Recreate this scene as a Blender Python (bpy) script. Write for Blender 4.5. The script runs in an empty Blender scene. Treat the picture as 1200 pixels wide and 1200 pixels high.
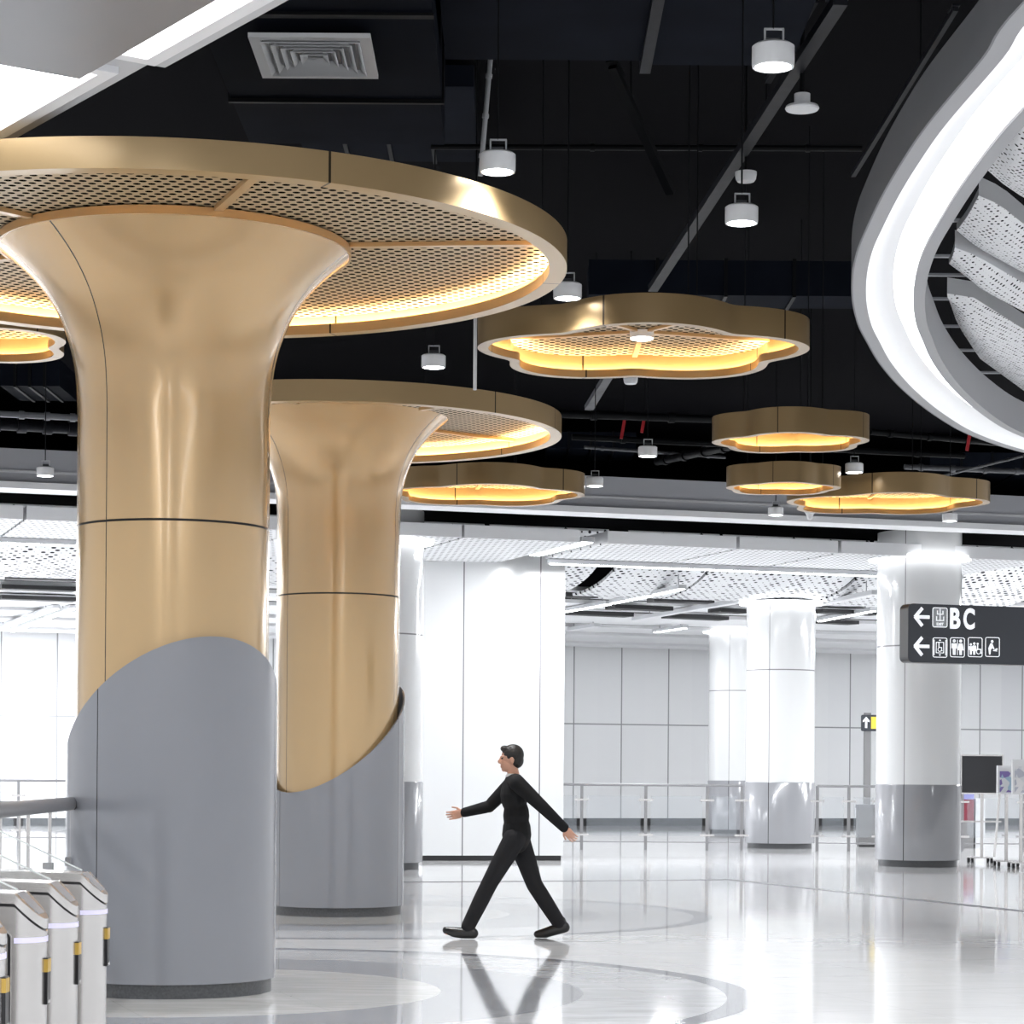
import bpy, bmesh, math, random
from mathutils import Vector, Matrix, noise
random.seed(7)
PI = math.pi
S = bpy.context.scene
COL = S.collection

# ------------------------------------------------------------------ camera
F, CX, HY, CZ = 2800.0, 600.0, 907.0, 1.5
ROLL = math.radians(0.40)
cam_d = bpy.data.cameras.new('camera'); cam = bpy.data.objects.new('camera', cam_d); COL.objects.link(cam)
cam_d.sensor_fit = 'HORIZONTAL'; cam_d.sensor_width = 36.0
cam_d.lens = F / 1200 * 36.0
cam_d.shift_y = (HY - 600) / 1200
cam_d.clip_end = 300
RV = Vector((math.cos(ROLL), 0, math.sin(ROLL))); UV = Vector((-math.sin(ROLL), 0, math.cos(ROLL)))
FV = Vector((0, 1, 0))
M = Matrix((RV, UV, -FV)).transposed().to_4x4()
M.translation = (0, 0, CZ)
cam.matrix_world = M
S.camera = cam

def P(px, py, Y):
    """photo pixel at distance Y -> point"""
    d = FV + RV * ((px - CX) / F) + UV * ((HY - py) / F)
    return Vector((0, 0, CZ)) + d * Y
def PZ(px, py, z):
    """photo pixel on the horizontal level z -> point"""
    d = FV + RV * ((px - CX) / F) + UV * ((HY - py) / F)
    return Vector((0, 0, CZ)) + d * ((z - CZ) / d.z)

HALL = math.atan(0.35)                    # direction of the far hall
HU = Vector((math.cos(HALL), math.sin(HALL), 0)); HV = Vector((-math.sin(HALL), math.cos(HALL), 0))

# ------------------------------------------------------------------ materials
def new_mat(name):
    m = bpy.data.materials.new(name); m.use_nodes = True
    nt = m.node_tree; b = nt.nodes['Principled BSDF']
    return m, nt, b
def setp(b, **k):
    for n, v in k.items(): b.inputs[n].default_value = v
def c4(c): return (c[0], c[1], c[2], 1)
def mat(name, col, rough=.5, metal=0., coat=0., em=None, es=0., bump=0., bscale=20., spec=.5, mottle=0.):
    m, nt, b = new_mat(name)
    setp(b, **{'Base Color': c4(col), 'Roughness': rough, 'Metallic': metal, 'Coat Weight': coat, 'Specular IOR Level': spec})
    if em: setp(b, **{'Emission Color': c4(em), 'Emission Strength': es})
    tc = nt.nodes.new('ShaderNodeTexCoord')
    n = nt.nodes.new('ShaderNodeTexNoise'); n.inputs['Scale'].default_value = bscale
    nt.links.new(tc.outputs['Object'], n.inputs['Vector'])
    if mottle:
        mx = nt.nodes.new('ShaderNodeMix'); mx.data_type = 'RGBA'
        mx.inputs['A'].default_value = c4([x * (1 - mottle) for x in col]); mx.inputs['B'].default_value = c4([min(1, x * (1 + mottle)) for x in col])
        nt.links.new(n.outputs['Fac'], mx.inputs['Factor']); nt.links.new(mx.outputs['Result'], b.inputs['Base Color'])
    if bump:
        bp = nt.nodes.new('ShaderNodeBump'); bp.inputs['Strength'].default_value = bump; bp.inputs['Distance'].default_value = .01
        nt.links.new(n.outputs['Fac'], bp.inputs['Height']); nt.links.new(bp.outputs['Normal'], b.inputs['Normal'])
    return m
def mnode(nt, op, a, b=None, c=None):
    n = nt.nodes.new('ShaderNodeMath'); n.operation = op
    for i, v in enumerate((a, b, c)):
        if v is None: continue
        if isinstance(v, (int, float)): n.inputs[i].default_value = v
        else: nt.links.new(v, n.inputs[i])
    return n.outputs[0]
def mixcol(nt, fac, a, b):
    mx = nt.nodes.new('ShaderNodeMix'); mx.data_type = 'RGBA'
    if isinstance(fac, (int, float)): mx.inputs['Factor'].default_value = fac
    else: nt.links.new(fac, mx.inputs['Factor'])
    for k, v in (('A', a), ('B', b)):
        if isinstance(v, (tuple, list)): mx.inputs[k].default_value = c4(v)
        else: nt.links.new(v, mx.inputs[k])
    return mx.outputs['Result']
def seam_mat(name, col, rough, metal=0., coat=0., angs=(), zs=(), wa=.008, wz=.006, dark=(.03, .03, .03), spec=.5, mottle=.03):
    """sheet material whose joints run at given angles round the local z axis and at given heights"""
    m, nt, b = new_mat(name)
    setp(b, **{'Roughness': rough, 'Metallic': metal, 'Coat Weight': coat, 'Coat Roughness': .08, 'Specular IOR Level': spec})
    tc = nt.nodes.new('ShaderNodeTexCoord'); sp = nt.nodes.new('ShaderNodeSeparateXYZ')
    nt.links.new(tc.outputs['Object'], sp.inputs[0])
    x, y, z = sp.outputs
    fac = None
    if angs:
        th = mnode(nt, 'ARCTAN2', x, mnode(nt, 'MULTIPLY', y, -1.0))
        for a in angs:
            a = math.radians(a); a = (a + PI) % (2 * PI) - PI
            k = mnode(nt, 'COMPARE', th, a, wa)
            fac = k if fac is None else mnode(nt, 'MAXIMUM', fac, k)
    for zz in zs:
        k = mnode(nt, 'COMPARE', z, zz, wz)
        fac = k if fac is None else mnode(nt, 'MAXIMUM', fac, k)
    n = nt.nodes.new('ShaderNodeTexNoise'); n.inputs['Scale'].default_value = 2.0; n.inputs['Detail'].default_value = 4
    nt.links.new(tc.outputs['Object'], n.inputs['Vector'])
    base = mixcol(nt, n.outputs['Fac'], [c * (1 - mottle) for c in col], [c * (1 + mottle) for c in col])
    out = base if fac is None else mixcol(nt, fac, base, dark)
    nt.links.new(out, b.inputs['Base Color'])
    return m
def perf_mat(name, col, a, bb, r, rough=.4, metal=0., hole=(.01, .009, .008), rand=False, dash=1.0, plane='XY', rot=0.):
    """perforated sheet: staggered holes, a apart along x, rows bb apart"""
    m, nt, b = new_mat(name)
    setp(b, **{'Roughness': rough, 'Metallic': metal})
    tc = nt.nodes.new('ShaderNodeTexCoord'); mp = nt.nodes.new('ShaderNodeMapping'); mp.inputs['Rotation'].default_value[2] = rot
    nt.links.new(tc.outputs['Object'], mp.inputs['Vector'])
    sp = nt.nodes.new('ShaderNodeSeparateXYZ'); nt.links.new(mp.outputs[0], sp.inputs[0])
    x, y, z = sp.outputs
    if plane == 'ARC': y = mnode(nt, 'SUBTRACT', y, z)
    v = mnode(nt, 'DIVIDE', y, bb); row = mnode(nt, 'FLOOR', v)
    odd = mnode(nt, 'MODULO', mnode(nt, 'ABSOLUTE', row), 2.0)
    u = mnode(nt, 'ADD', mnode(nt, 'DIVIDE', x, a), mnode(nt, 'MULTIPLY', odd, .5))
    cu = mnode(nt, 'FLOOR', u)
    dx = mnode(nt, 'MULTIPLY', mnode(nt, 'SUBTRACT', mnode(nt, 'SUBTRACT', u, cu), .5), a)
    dy = mnode(nt, 'MULTIPLY', mnode(nt, 'SUBTRACT', mnode(nt, 'SUBTRACT', v, row), .5), bb / dash)
    d = mnode(nt, 'SQRT', mnode(nt, 'ADD', mnode(nt, 'MULTIPLY', dx, dx), mnode(nt, 'MULTIPLY', dy, dy)))
    rr = r
    if rand:
        cb = nt.nodes.new('ShaderNodeCombineXYZ'); nt.links.new(cu, cb.inputs[0]); nt.links.new(row, cb.inputs[1])
        wn = nt.nodes.new('ShaderNodeTexWhiteNoise'); wn.noise_dimensions = '2D'; nt.links.new(cb.outputs[0], wn.inputs['Vector'])
        rr = mnode(nt, 'MULTIPLY', mnode(nt, 'ADD', mnode(nt, 'MULTIPLY', wn.outputs['Value'], 1.1), .1), r)
    fac = mnode(nt, 'LESS_THAN', d, rr)
    nt.links.new(mixcol(nt, fac, col, hole), b.inputs['Base Color'])
    nt.links.new(mnode(nt, 'MULTIPLY', mnode(nt, 'SUBTRACT', 1.0, fac), .5), b.inputs['Specular IOR Level'])
    if metal: nt.links.new(mnode(nt, 'MULTIPLY', mnode(nt, 'SUBTRACT', 1.0, fac), metal), b.inputs['Metallic'])
    return m
def glass_mat(name, tint=(.93, .96, .96), a=.12):
    m, nt, b = new_mat(name)
    setp(b, **{'Base Color': c4(tint), 'Roughness': .02, 'Alpha': a})
    return m

GOLD = (.51, .352, .18)
M_gold = mat('gold_sheet', GOLD, .3, .45, .2, mottle=.03, bscale=3)
M_brown = seam_mat('gold_rim', (.31, .21, .10), .32, .4, .1, [-16, 56, 128, 200, 272], [], wa=.006, dark=(.04, .025, .01))
M_perf_gold = perf_mat('perforated_gold', (.42, .315, .19), .092, .064, .0245, .42, .1)
M_led = mat('warm_led', (1, .8, .5), .4, em=(1, .76, .42), es=58)
M_dark = mat('black_void', (.003, .003, .004), .9, spec=.03)
M_duct = mat('black_duct_metal', (.0075, .0092, .0145), .7, 0, mottle=.5, bscale=1.5, bump=.15, spec=.02)
M_pipe = mat('black_painted_pipe', (.0035, .004, .005), .5, 0, spec=.12)
M_strut = mat('dark_grey_channel', (.012, .013, .017), .5, 0, spec=.15, mottle=.6, bscale=9)
M_strut2 = mat('worn_grey_channel', (.09, .092, .10), .5, 0, spec=.2, mottle=.5, bscale=6)
M_white = mat('white_paint', (.82, .83, .85), .35, mottle=.015, bscale=4)
M_lightgrey = mat('light_grey_paint', (.52, .53, .55), .4, mottle=.02, bscale=4)
M_midgrey = mat('mid_grey_paint', (.30, .31, .335), .4, mottle=.03, bscale=3)
M_lamp = mat('lamp_lens', (1, 1, 1), .4, em=(.95, .97, 1), es=22)
M_diff = mat('light_diffuser', (1, 1, 1), .4, em=(.97, .985, 1), es=3.2)
M_diff2 = mat('light_diffuser_linear', (1, 1, 1), .4, em=(.97, .985, 1), es=9)
M_diff3 = mat('light_diffuser_ring', (1, 1, 1), .4, em=(.97, .985, 1), es=1.9)
M_steel = mat('brushed_steel', (.66, .645, .635), .24, .8, mottle=.04, bscale=6)
M_steel_d = mat('dark_steel', (.24, .24, .25), .42, .4)
M_black = mat('black_plastic', (.012, .012, .014), .35)
M_plinth = mat('dark_stone', (.075, .078, .085), .35, mottle=.5, bscale=60)
M_gap = mat('shadow_gap', (.02, .02, .022), .6)
M_glass = glass_mat('clear_glass')
M_glass_d = glass_mat('grey_glass', (.42, .46, .50), .14)
M_edge = mat('glass_edge', (.9, .95, .95), .2)
M_skin = mat('skin', (.55, .30, .21), .5)
M_cloth = mat('black_wool', (.010, .010, .011), .8, bump=.2, bscale=150, spec=.2)
M_trouser = mat('charcoal_wool', (.015, .015, .017), .8, bump=.2, bscale=150, spec=.2)
M_hair = mat('black_hair', (.012, .010, .009), .5, bump=.4, bscale=90)
M_shoe = mat('black_leather', (.008, .008, .009), .3)
M_shirt = mat('white_cotton', (.75, .75, .76), .7)
M_sign = mat('charcoal_sign', (.030, .034, .043), .35)
M_sign_w = mat('sign_white', (.85, .86, .87), .5, em=(.9, .93, 1), es=.35)
M_sign_g = mat('sign_grey', (.30, .32, .33), .5)
M_yellow = mat('sign_yellow', (.85, .62, .06), .5)
M_amber = mat('reader_amber', (.62, .40, .08), .4)
M_violet = mat('violet_light_band', (.70, .68, .85), .3, em=(.72, .66, 1), es=.25)
M_maroon = mat('maroon_panel', (.16, .02, .035), .4)
M_window = mat('smoked_window', (.33, .34, .37), .35)
M_bin = mat('grey_bin', (.22, .22, .225), .4, .3)
M_red = mat('red_tag', (.5, .02, .03), .5)

# ------------------------------------------------------------------ mesh helpers
class MB:
    def __init__(s): s.v = []; s.f = []
    def add(s, vs, fs):
        o = len(s.v); s.v += [tuple(p) for p in vs]; s.f += [tuple(i + o for i in q) for q in fs]; return s
    def box(s, x0, y0, z0, x1, y1, z1, mtx=None):
        vs = [Vector(p) for p in ((x0, y0, z0), (x1, y0, z0), (x1, y1, z0), (x0, y1, z0), (x0, y0, z1), (x1, y0, z1), (x1, y1, z1), (x0, y1, z1))]
        if mtx is not None: vs = [mtx @ p for p in vs]
        return s.add(vs, [(0, 3, 2, 1), (4, 5, 6, 7), (0, 1, 5, 4), (1, 2, 6, 5), (2, 3, 7, 6), (3, 0, 4, 7)])
    def prism(s, poly, z0, z1):
        n = len(poly)
        vs = [(p[0], p[1], z0) for p in poly] + [(p[0], p[1], z1) for p in poly]
        return s.add(vs, [tuple(range(n))[::-1], tuple(range(n, 2 * n))] + [(i, (i + 1) % n, n + (i + 1) % n, n + i) for i in range(n)])
    def prism_y(s, poly, y0, y1):
        n = len(poly)
        vs = [(p[0], y0, p[1]) for p in poly] + [(p[0], y1, p[1]) for p in poly]
        return s.add(vs, [tuple(range(n)), tuple(range(n, 2 * n))[::-1]] + [(i, n + i, n + (i + 1) % n, (i + 1) % n) for i in range(n)])
    def lathe(s, prof, seg=96, closed=False, cx=0, cy=0):
        """prof: (r, z) list"""
        n = len(prof); vs = []
        for k in range(seg):
            t = 2 * PI * k / seg
            vs += [(cx + r * math.sin(t), cy - r * math.cos(t), z) for r, z in prof]
        fs = []
        for k in range(seg):
            a, b = k * n, ((k + 1) % seg) * n
            for i in range(n if closed else n - 1):
                j = (i + 1) % n
                fs.append((a + i, b + i, b + j, a + j))
        return s.add(vs, fs)
    def cyl(s, x, y, z0, z1, r, seg=24, r2=None):
        r2 = r if r2 is None else r2
        vs = [(x + r * math.cos(2 * PI * k / seg), y + r * math.sin(2 * PI * k / seg), z0) for k in range(seg)]
        vs += [(x + r2 * math.cos(2 * PI * k / seg), y + r2 * math.sin(2 * PI * k / seg), z1) for k in range(seg)]
        return s.add(vs, [tuple(range(seg))[::-1], tuple(range(seg, 2 * seg))] + [(k, (k + 1) % seg, seg + (k + 1) % seg, seg + k) for k in range(seg)])
    def tube(s, pts, r, seg=12, rs=None):
        pts = [Vector(p) for p in pts]; n = len(pts); vs = []; up = None
        for i, p in enumerate(pts):
            t = (pts[min(i + 1, n - 1)] - pts[max(i - 1, 0)]).normalized()
            if up is None:
                up = t.orthogonal().normalized()
            else:
                up = (up - t * up.dot(t)).normalized()
            w = t.cross(up); rr = rs[i] if rs else r
            vs += [p + (up * math.cos(2 * PI * k / seg) + w * math.sin(2 * PI * k / seg)) * rr for k in range(seg)]
        fs = [(i * seg + k, i * seg + (k + 1) % seg, (i + 1) * seg + (k + 1) % seg, (i + 1) * seg + k) for i in range(n - 1) for k in range(seg)]
        fs += [tuple(range(seg))[::-1], tuple(range((n - 1) * seg, n * seg))]
        return s.add(vs, fs)
    def bar(s, a, b, w, h):
        """rectangular bar between two points, w across (horizontal), h tall"""
        a, b = Vector(a), Vector(b); t = (b - a).normalized()
        side = t.cross(Vector((0, 0, 1)))
        side = side.normalized() if side.length > 1e-4 else Vector((1, 0, 0))
        up = side.cross(t).normalized()
        vs = []
        for p in (a, b):
            vs += [p + side * (w / 2) * i + up * (h / 2) * j for i, j in ((-1, -1), (1, -1), (1, 1), (-1, 1))]
        return s.add(vs, [(0, 3, 2, 1), (4, 5, 6, 7), (0, 1, 5, 4), (1, 2, 6, 5), (2, 3, 7, 6), (3, 0, 4, 7)])
    def ring(s, outline, prof, closed=True):
        """outline(theta)->radius; prof: (inset, z)"""
        seg = 216; n = len(prof); vs = []
        for k in range(seg):
            t = 2 * PI * k / seg; R = outline(t)
            vs += [((R - d) * math.cos(t), (R - d) * math.sin(t), z) for d, z in prof]
        fs = []
        for k in range(seg):
            a, b = k * n, ((k + 1) % seg) * n
            for i in range(n if closed else n - 1):
                j = (i + 1) % n; fs.append((a + i, a + j, b + j, b + i))
        return s.add(vs, fs)
    def sweep(s, path, prof, closed=True):
        """closed plan path (counter-clockwise or not), prof: (inset towards the left of travel, z)"""
        m = len(path); n = len(prof); vs = []
        for i in range(m):
            t = (path[(i + 1) % m] - path[i - 1]); t = Vector((t.x, t.y, 0)).normalized(); nn = Vector((t.y, -t.x, 0))
            vs += [path[i] + nn * d + Vector((0, 0, z)) for d, z in prof]
        fs = []
        for i in range(m):
            a, b = i * n, ((i + 1) % m) * n
            for q in range(n if closed else n - 1):
                j = (q + 1) % n; fs.append((a + q, a + j, b + j, b + q))
        return s.add(vs, fs)
    def build(s, name, material, parent=None, loc=None, smooth=False, fix=True):
        me = bpy.data.meshes.new(name); me.from_pydata(s.v, [], s.f); me.update()
        if fix:
            bm = bmesh.new(); bm.from_mesh(me); bmesh.ops.recalc_face_normals(bm, faces=bm.faces); bm.to_mesh(me); bm.free()
        me.materials.append(material)
        o = bpy.data.objects.new(name, me); COL.objects.link(o)
        if parent: o.parent = parent
        if loc is not None: o.location = loc
        if smooth:
            me.polygons.foreach_set('use_smooth', [True] * len(me.polygons))
            me.set_sharp_from_angle(angle=math.radians(35))
        return o

def thing(name, label, cat, loc=(0, 0, 0), rz=0., group=None):
    o = bpy.data.objects.new(name, None); COL.objects.link(o); o.empty_display_size = .2
    o.location = loc; o.rotation_euler = (0, 0, rz)
    return tag(o, label, cat, group)
def tag(o, label, cat, group=None):
    o['label'] = label; o['category'] = cat
    if group: o['group'] = group
    return o
def struct(o):
    o['kind'] = 'structure'; return o
def kids(o): return [c for c in bpy.data.objects if c.parent == o]
def copy_tree(o, parent=None):
    c = o.copy(); COL.objects.link(c)
    if parent: c.parent = parent
    for ch in kids(o): copy_tree(ch, c)
    return c
def hall(u, v, z=0.):
    """point in hall coordinates: origin at the near edge of the far ceiling"""
    return Vector((0, 37.2, z)) + HU * u + HV * v
def area(name, loc, sx, sy, power, rot=(0, 0, 0), col=(1, 1, 1), shape='RECTANGLE', spread=180):
    l = bpy.data.lights.new(name, 'AREA'); l.shape = shape; l.size = sx
    if shape in ('RECTANGLE', 'ELLIPSE'): l.size_y = sy
    l.energy = power; l.color = col; l.spread = math.radians(spread)
    o = bpy.data.objects.new(name, l); COL.objects.link(o); o.location = loc; o.rotation_euler = rot
    return o

# ------------------------------------------------------------------ positions of the columns
AX, AY = -2.337, 16.42
BX, BY = -1.867, 25.5

# ------------------------------------------------------------------ floor
def floor_material():
    m, nt, b = new_mat('polished_stone_floor')
    setp(b, **{'Roughness': .05, 'Specular IOR Level': .6})
    geo = nt.nodes.new('ShaderNodeTexCoord')
    sp = nt.nodes.new('ShaderNodeSeparateXYZ'); nt.links.new(geo.outputs['Object'], sp.inputs[0])
    x, y, z = sp.outputs
    def dist(cx, cy):
        a = mnode(nt, 'SUBTRACT', x, cx); c = mnode(nt, 'SUBTRACT', y, cy)
        return mnode(nt, 'SQRT', mnode(nt, 'ADD', mnode(nt, 'MULTIPLY', a, a), mnode(nt, 'MULTIPLY', c, c)))
    d = mnode(nt, 'MINIMUM', dist(AX, AY), dist(BX, BY))
    cr = nt.nodes.new('ShaderNodeValToRGB'); cr.color_ramp.interpolation = 'CONSTANT'
    els = [(0, (.66, .655, .64)), (1.85, (.38, .39, .415)), (2.83, (.60, .61, .63)), (3.80, (.22, .225, .25)), (4.0, (.71, .71, .715))]
    e = cr.color_ramp.elements
    e[0].position = 0; e[0].color = c4(els[0][1]); e[1].position = els[1][0] / 5; e[1].color = c4(els[1][1])
    for p, c in els[2:]:
        k = e.new(p / 5); k.color = c4(c)
    nt.links.new(mnode(nt, 'DIVIDE', d, 5.0), cr.inputs['Fac'])
    n = nt.nodes.new('ShaderNodeTexNoise'); n.inputs['Scale'].default_value = 1.1; n.inputs['Detail'].default_value = 8; n.inputs['Roughness'].default_value = .65; n.inputs['Distortion'].default_value = 1.5
    mp = nt.nodes.new('ShaderNodeMapping'); mp.inputs['Rotation'].default_value[2] = .6; mp.inputs['Scale'].default_value = (1, 3.2, 1)
    nt.links.new(geo.outputs['Object'], mp.inputs['Vector']); nt.links.new(mp.outputs[0], n.inputs['Vector'])
    vr = nt.nodes.new('ShaderNodeMapRange'); nt.links.new(n.outputs['Fac'], vr.inputs['Value'])
    for k, v in zip(('From Min', 'From Max', 'To Min', 'To Max'), (.25, .75, .80, 1.13)): vr.inputs[k].default_value = v
    inside = mnode(nt, 'LESS_THAN', d, 4.0)
    gain = mnode(nt, 'ADD', mnode(nt, 'MULTIPLY', mnode(nt, 'SUBTRACT', vr.outputs[0], 1.0), mnode(nt, 'ADD', mnode(nt, 'MULTIPLY', inside, .75), .25)), 1.0)
    hs = nt.nodes.new('ShaderNodeVectorMath'); hs.operation = 'SCALE'
    nt.links.new(cr.outputs['Color'], hs.inputs[0]); nt.links.new(gain, hs.inputs['Scale'])
    # tile joints on the hall's grid
    ca, sa = math.cos(HALL), math.sin(HALL)
    uu = mnode(nt, 'ADD', mnode(nt, 'MULTIPLY', x, ca), mnode(nt, 'MULTIPLY', y, sa))
    vv = mnode(nt, 'SUBTRACT', mnode(nt, 'MULTIPLY', y, ca), mnode(nt, 'MULTIPLY', x, sa))
    def joint(w, period, off, half):
        f = mnode(nt, 'FRACT', mnode(nt, 'DIVIDE', mnode(nt, 'ADD', w, off), period))
        return mnode(nt, 'LESS_THAN', mnode(nt, 'ABSOLUTE', mnode(nt, 'SUBTRACT', f, .5)), half / period)
    j = mnode(nt, 'MAXIMUM', joint(uu, 1.2, .3, .003), joint(vv, 1.2, .1, .006))
    col = mixcol(nt, mnode(nt, 'MULTIPLY', j, .30), hs.outputs[0], (.30, .30, .31))
    nt.links.new(col, b.inputs['Base Color'])
    rn = nt.nodes.new('ShaderNodeMapRange'); nt.links.new(n.outputs['Fac'], rn.inputs['Value'])
    rn.inputs['To Min'].default_value = .03; rn.inputs['To Max'].default_value = .10
    nt.links.new(rn.outputs[0], b.inputs['Roughness'])
    return m
M_floor = floor_material()
struct(MB().box(-45, -12, -.2, 45, 95, 0).build('floor', M_floor))
M_inlay = mat('grey_stone_inlay', (.13, .13, .15), .3, mottle=.1, bscale=8, spec=.15)
k1, k2 = Vector((3.15, 34.4, 0)), Vector((6.4, 24.9, 0))
struct(MB().bar((-9, 30.4, .001), k1 + Vector((0, 0, .001)), .16, .004).build('trim_1', M_inlay))
struct(MB().bar(k1 + Vector((0, 0, .001)), k2 + Vector((0, 0, .001)), .16, .004).build('trim_2', M_inlay))

# ------------------------------------------------------------------ dark ceiling, walls
struct(MB().box(-26, -2, 8.2, 28, 95, 8.5).build('ceiling', M_dark))
WV = 30.2                                     # far wall, metres behind the near edge of the far ceiling
def wall_material():
    m, nt, b = new_mat('white_wall_panels')
    setp(b, **{'Roughness': .22, 'Specular IOR Level': .4})
    tc = nt.nodes.new('ShaderNodeTexCoord'); sp = nt.nodes.new('ShaderNodeSeparateXYZ'); nt.links.new(tc.outputs['Object'], sp.inputs[0])
    x, y, z = sp.outputs
    f = mnode(nt, 'FRACT', mnode(nt, 'DIVIDE', mnode(nt, 'ADD', x, .28), 1.5))
    s1 = mnode(nt, 'LESS_THAN', mnode(nt, 'ABSOLUTE', mnode(nt, 'SUBTRACT', f, .5)), .013)
    s2 = mnode(nt, 'COMPARE', z, 2.98, .018)
    cell = mnode(nt, 'FLOOR', mnode(nt, 'DIVIDE', mnode(nt, 'ADD', x, .28), 1.5))
    wn = nt.nodes.new('ShaderNodeTexWhiteNoise'); wn.noise_dimensions = '1D'; nt.links.new(cell, wn.inputs['W'])
    g = mixcol(nt, wn.outputs['Value'], (.82, .83, .85), (.87, .88, .89))
    nt.links.new(mixcol(nt, mnode(nt, 'MAXIMUM', s1, s2), g, (.30, .31, .32)), b.inputs['Base Color'])
    return m
M_wall = wall_material()
def hall_obj(o, v=0., u=0., z=0.):
    o.location = hall(u, v, z); o.rotation_euler = (0, 0, HALL); return o
struct(hall_obj(MB().box(-34, 0, .22, 36, .4, 5.7).build('wall_back', M_wall), WV))
struct(hall_obj(MB().box(-34, .03, 0, 36, .4, .22).build('baseboard_back', M_gap), WV))
struct(hall_obj(MB().box(-34, 0, 5.7, 36, .4, 8.2).build('wall_back_upper', M_dark), WV))

# white clad wall block in front of it
bw = MB(); x0 = -1.62
W0 = P(494.5, 1009, 41.0); W0.z = 0
def block_mat():
    m, nt, b = new_mat('white_block_panels')
    setp(b, **{'Roughness': .15, 'Base Color': c4((.80, .81, .82))})
    tc = nt.nodes.new('ShaderNodeTexCoord'); sp = nt.nodes.new('ShaderNodeSeparateXYZ'); nt.links.new(tc.outputs['Object'], sp.inputs[0])
    k = mnode(nt, 'MAXIMUM', mnode(nt, 'COMPARE', sp.outputs[0], .70, .011), mnode(nt, 'COMPARE', sp.outputs[0], 2.05, .011))
    nt.links.new(mixcol(nt, k, (.62, .63, .64), (.16, .16, .17)), b.inputs['Base Color'])
    return m
o = struct(MB().box(0, 0, .09, 2.48, 1.6, 5.7).build('wall_block', block_mat())); o.location = W0; o.rotation_euler = (0, 0, math.atan(.2))
o = struct(MB().box(0, .03, 0, 2.45, 1.57, .09).build('baseboard_block', M_gap)); o.location = W0; o.rotation_euler = (0, 0, math.atan(.2))

# bulkhead beam between the dark ceiling and the far hall
B0 = Vector((0, 35.3, 0))
M_beam = mat('beam_grey_paint', (.36, .37, .40), .4, mottle=.02, bscale=2)
def beam_part(name, y0, z0, y1, z1, m):
    o = MB().box(-24, y0, z0, 24, y1, z1).build(name, m); o.location = B0; o.rotation_euler = (0, 0, math.atan(.32)); return struct(o)
beam_part('trim_3', 0, 5.66, .5, 5.96, M_beam)
beam_part('trim_4', -.03, 5.625, .5, 5.66, M_lightgrey)
beam_part('trim_5', 0, 5.49, .5, 5.625, M_beam)
beam_part('trim_6', -.10, 5.40, .5, 5.49, M_white)

# ------------------------------------------------------------------ far hall ceiling
M_cperf = perf_mat('white_perforated_tile', (.70, .71, .73), .11, .22, .03, .5, hole=(.10, .10, .11))
M_vault = perf_mat('white_perforated_vault', (.66, .67, .69), .16, .13, .04, .45, hole=(.035, .035, .04), rand=True, plane='ARC')
CZ1 = 5.15
panels = [(-14.0, -11.9, 'left end of the far ceiling edge, cut by the frame'), (-11.85, -9.7, 'second from the left end'), (-9.65, -7.55, 'left of the big gold column'),
          (-7.5, -5.5, 'whose right end slips behind the big gold column'), (-5.45, -3.5, 'hidden mostly by the second gold column'), (-3.45, -.85, 'above the left white column'), (-.80, 1.10, 'above the white wall block'),
          (1.58, 3.80, 'right of the open slot with the bright tube light'), (3.86, 5.62, 'between the slot panel and the right white column'), (5.68, 7.50, 'over the right white column'), (7.56, 9.6, 'right of the right white column, cut by the frame'), (9.66, 12, 'beyond the right frame edge')]
for u0, u1, where in panels[:-1]:
    dv = 4.4 if u1 < 1.2 and u0 > -4 else 2.9
    t = thing('ceiling_panel', 'white perforated ceiling edge panel ' + where, 'ceiling panel', hall(u0, 0, CZ1), HALL, 'edge panels of the far white ceiling')
    w = u1 - u0
    MB().box(0, .02, 0, w, dv, .03).build('perforated_sheet', M_cperf, t)
    MB().box(0, 0, 0, w, .02, .20).build('fascia', M_white, t)
    MB().box(0, .02, .03, .02, dv, .20).box(w - .02, .02, .03, w, dv, .20).build('side_flange', M_lightgrey, t)
# bright tube in the slot
def tube_light(name_label, a, b, w=.16, lit=True, grp='linear ceiling lights of the far hall'):
    a, b = Vector(a), Vector(b); L = (b - a).length; ang = math.atan2((b - a).y, (b - a).x)
    t = thing('linear_light', name_label, 'light', a, ang, grp)
    MB().box(0, -w / 2, .0, L, w / 2, .08).build('housing', M_lightgrey, t)
    MB().box(.03, -w / 2 + .02, -.015, L - .03, w / 2 - .02, 0).build('diffuser', M_diff2 if lit else M_white, t)
    return t
tube_light('bright tube light in the open slot beside the white wall block', hall(1.28, .1, CZ1 + .02), hall(1.28, 2.6, CZ1 + .02), .22)
tube_light('long thin light line behind the ceiling edge panels, right of the white wall block', hall(1.62, 2.84, CZ1 - .085), hall(9.55, 2.84, CZ1 - .085), .12)
tube_light('long thin light line behind the ceiling edge panels, left of the gold columns', hall(-14, 2.84, CZ1 - .085), hall(-3.6, 2.84, CZ1 - .085), .12)

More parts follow.
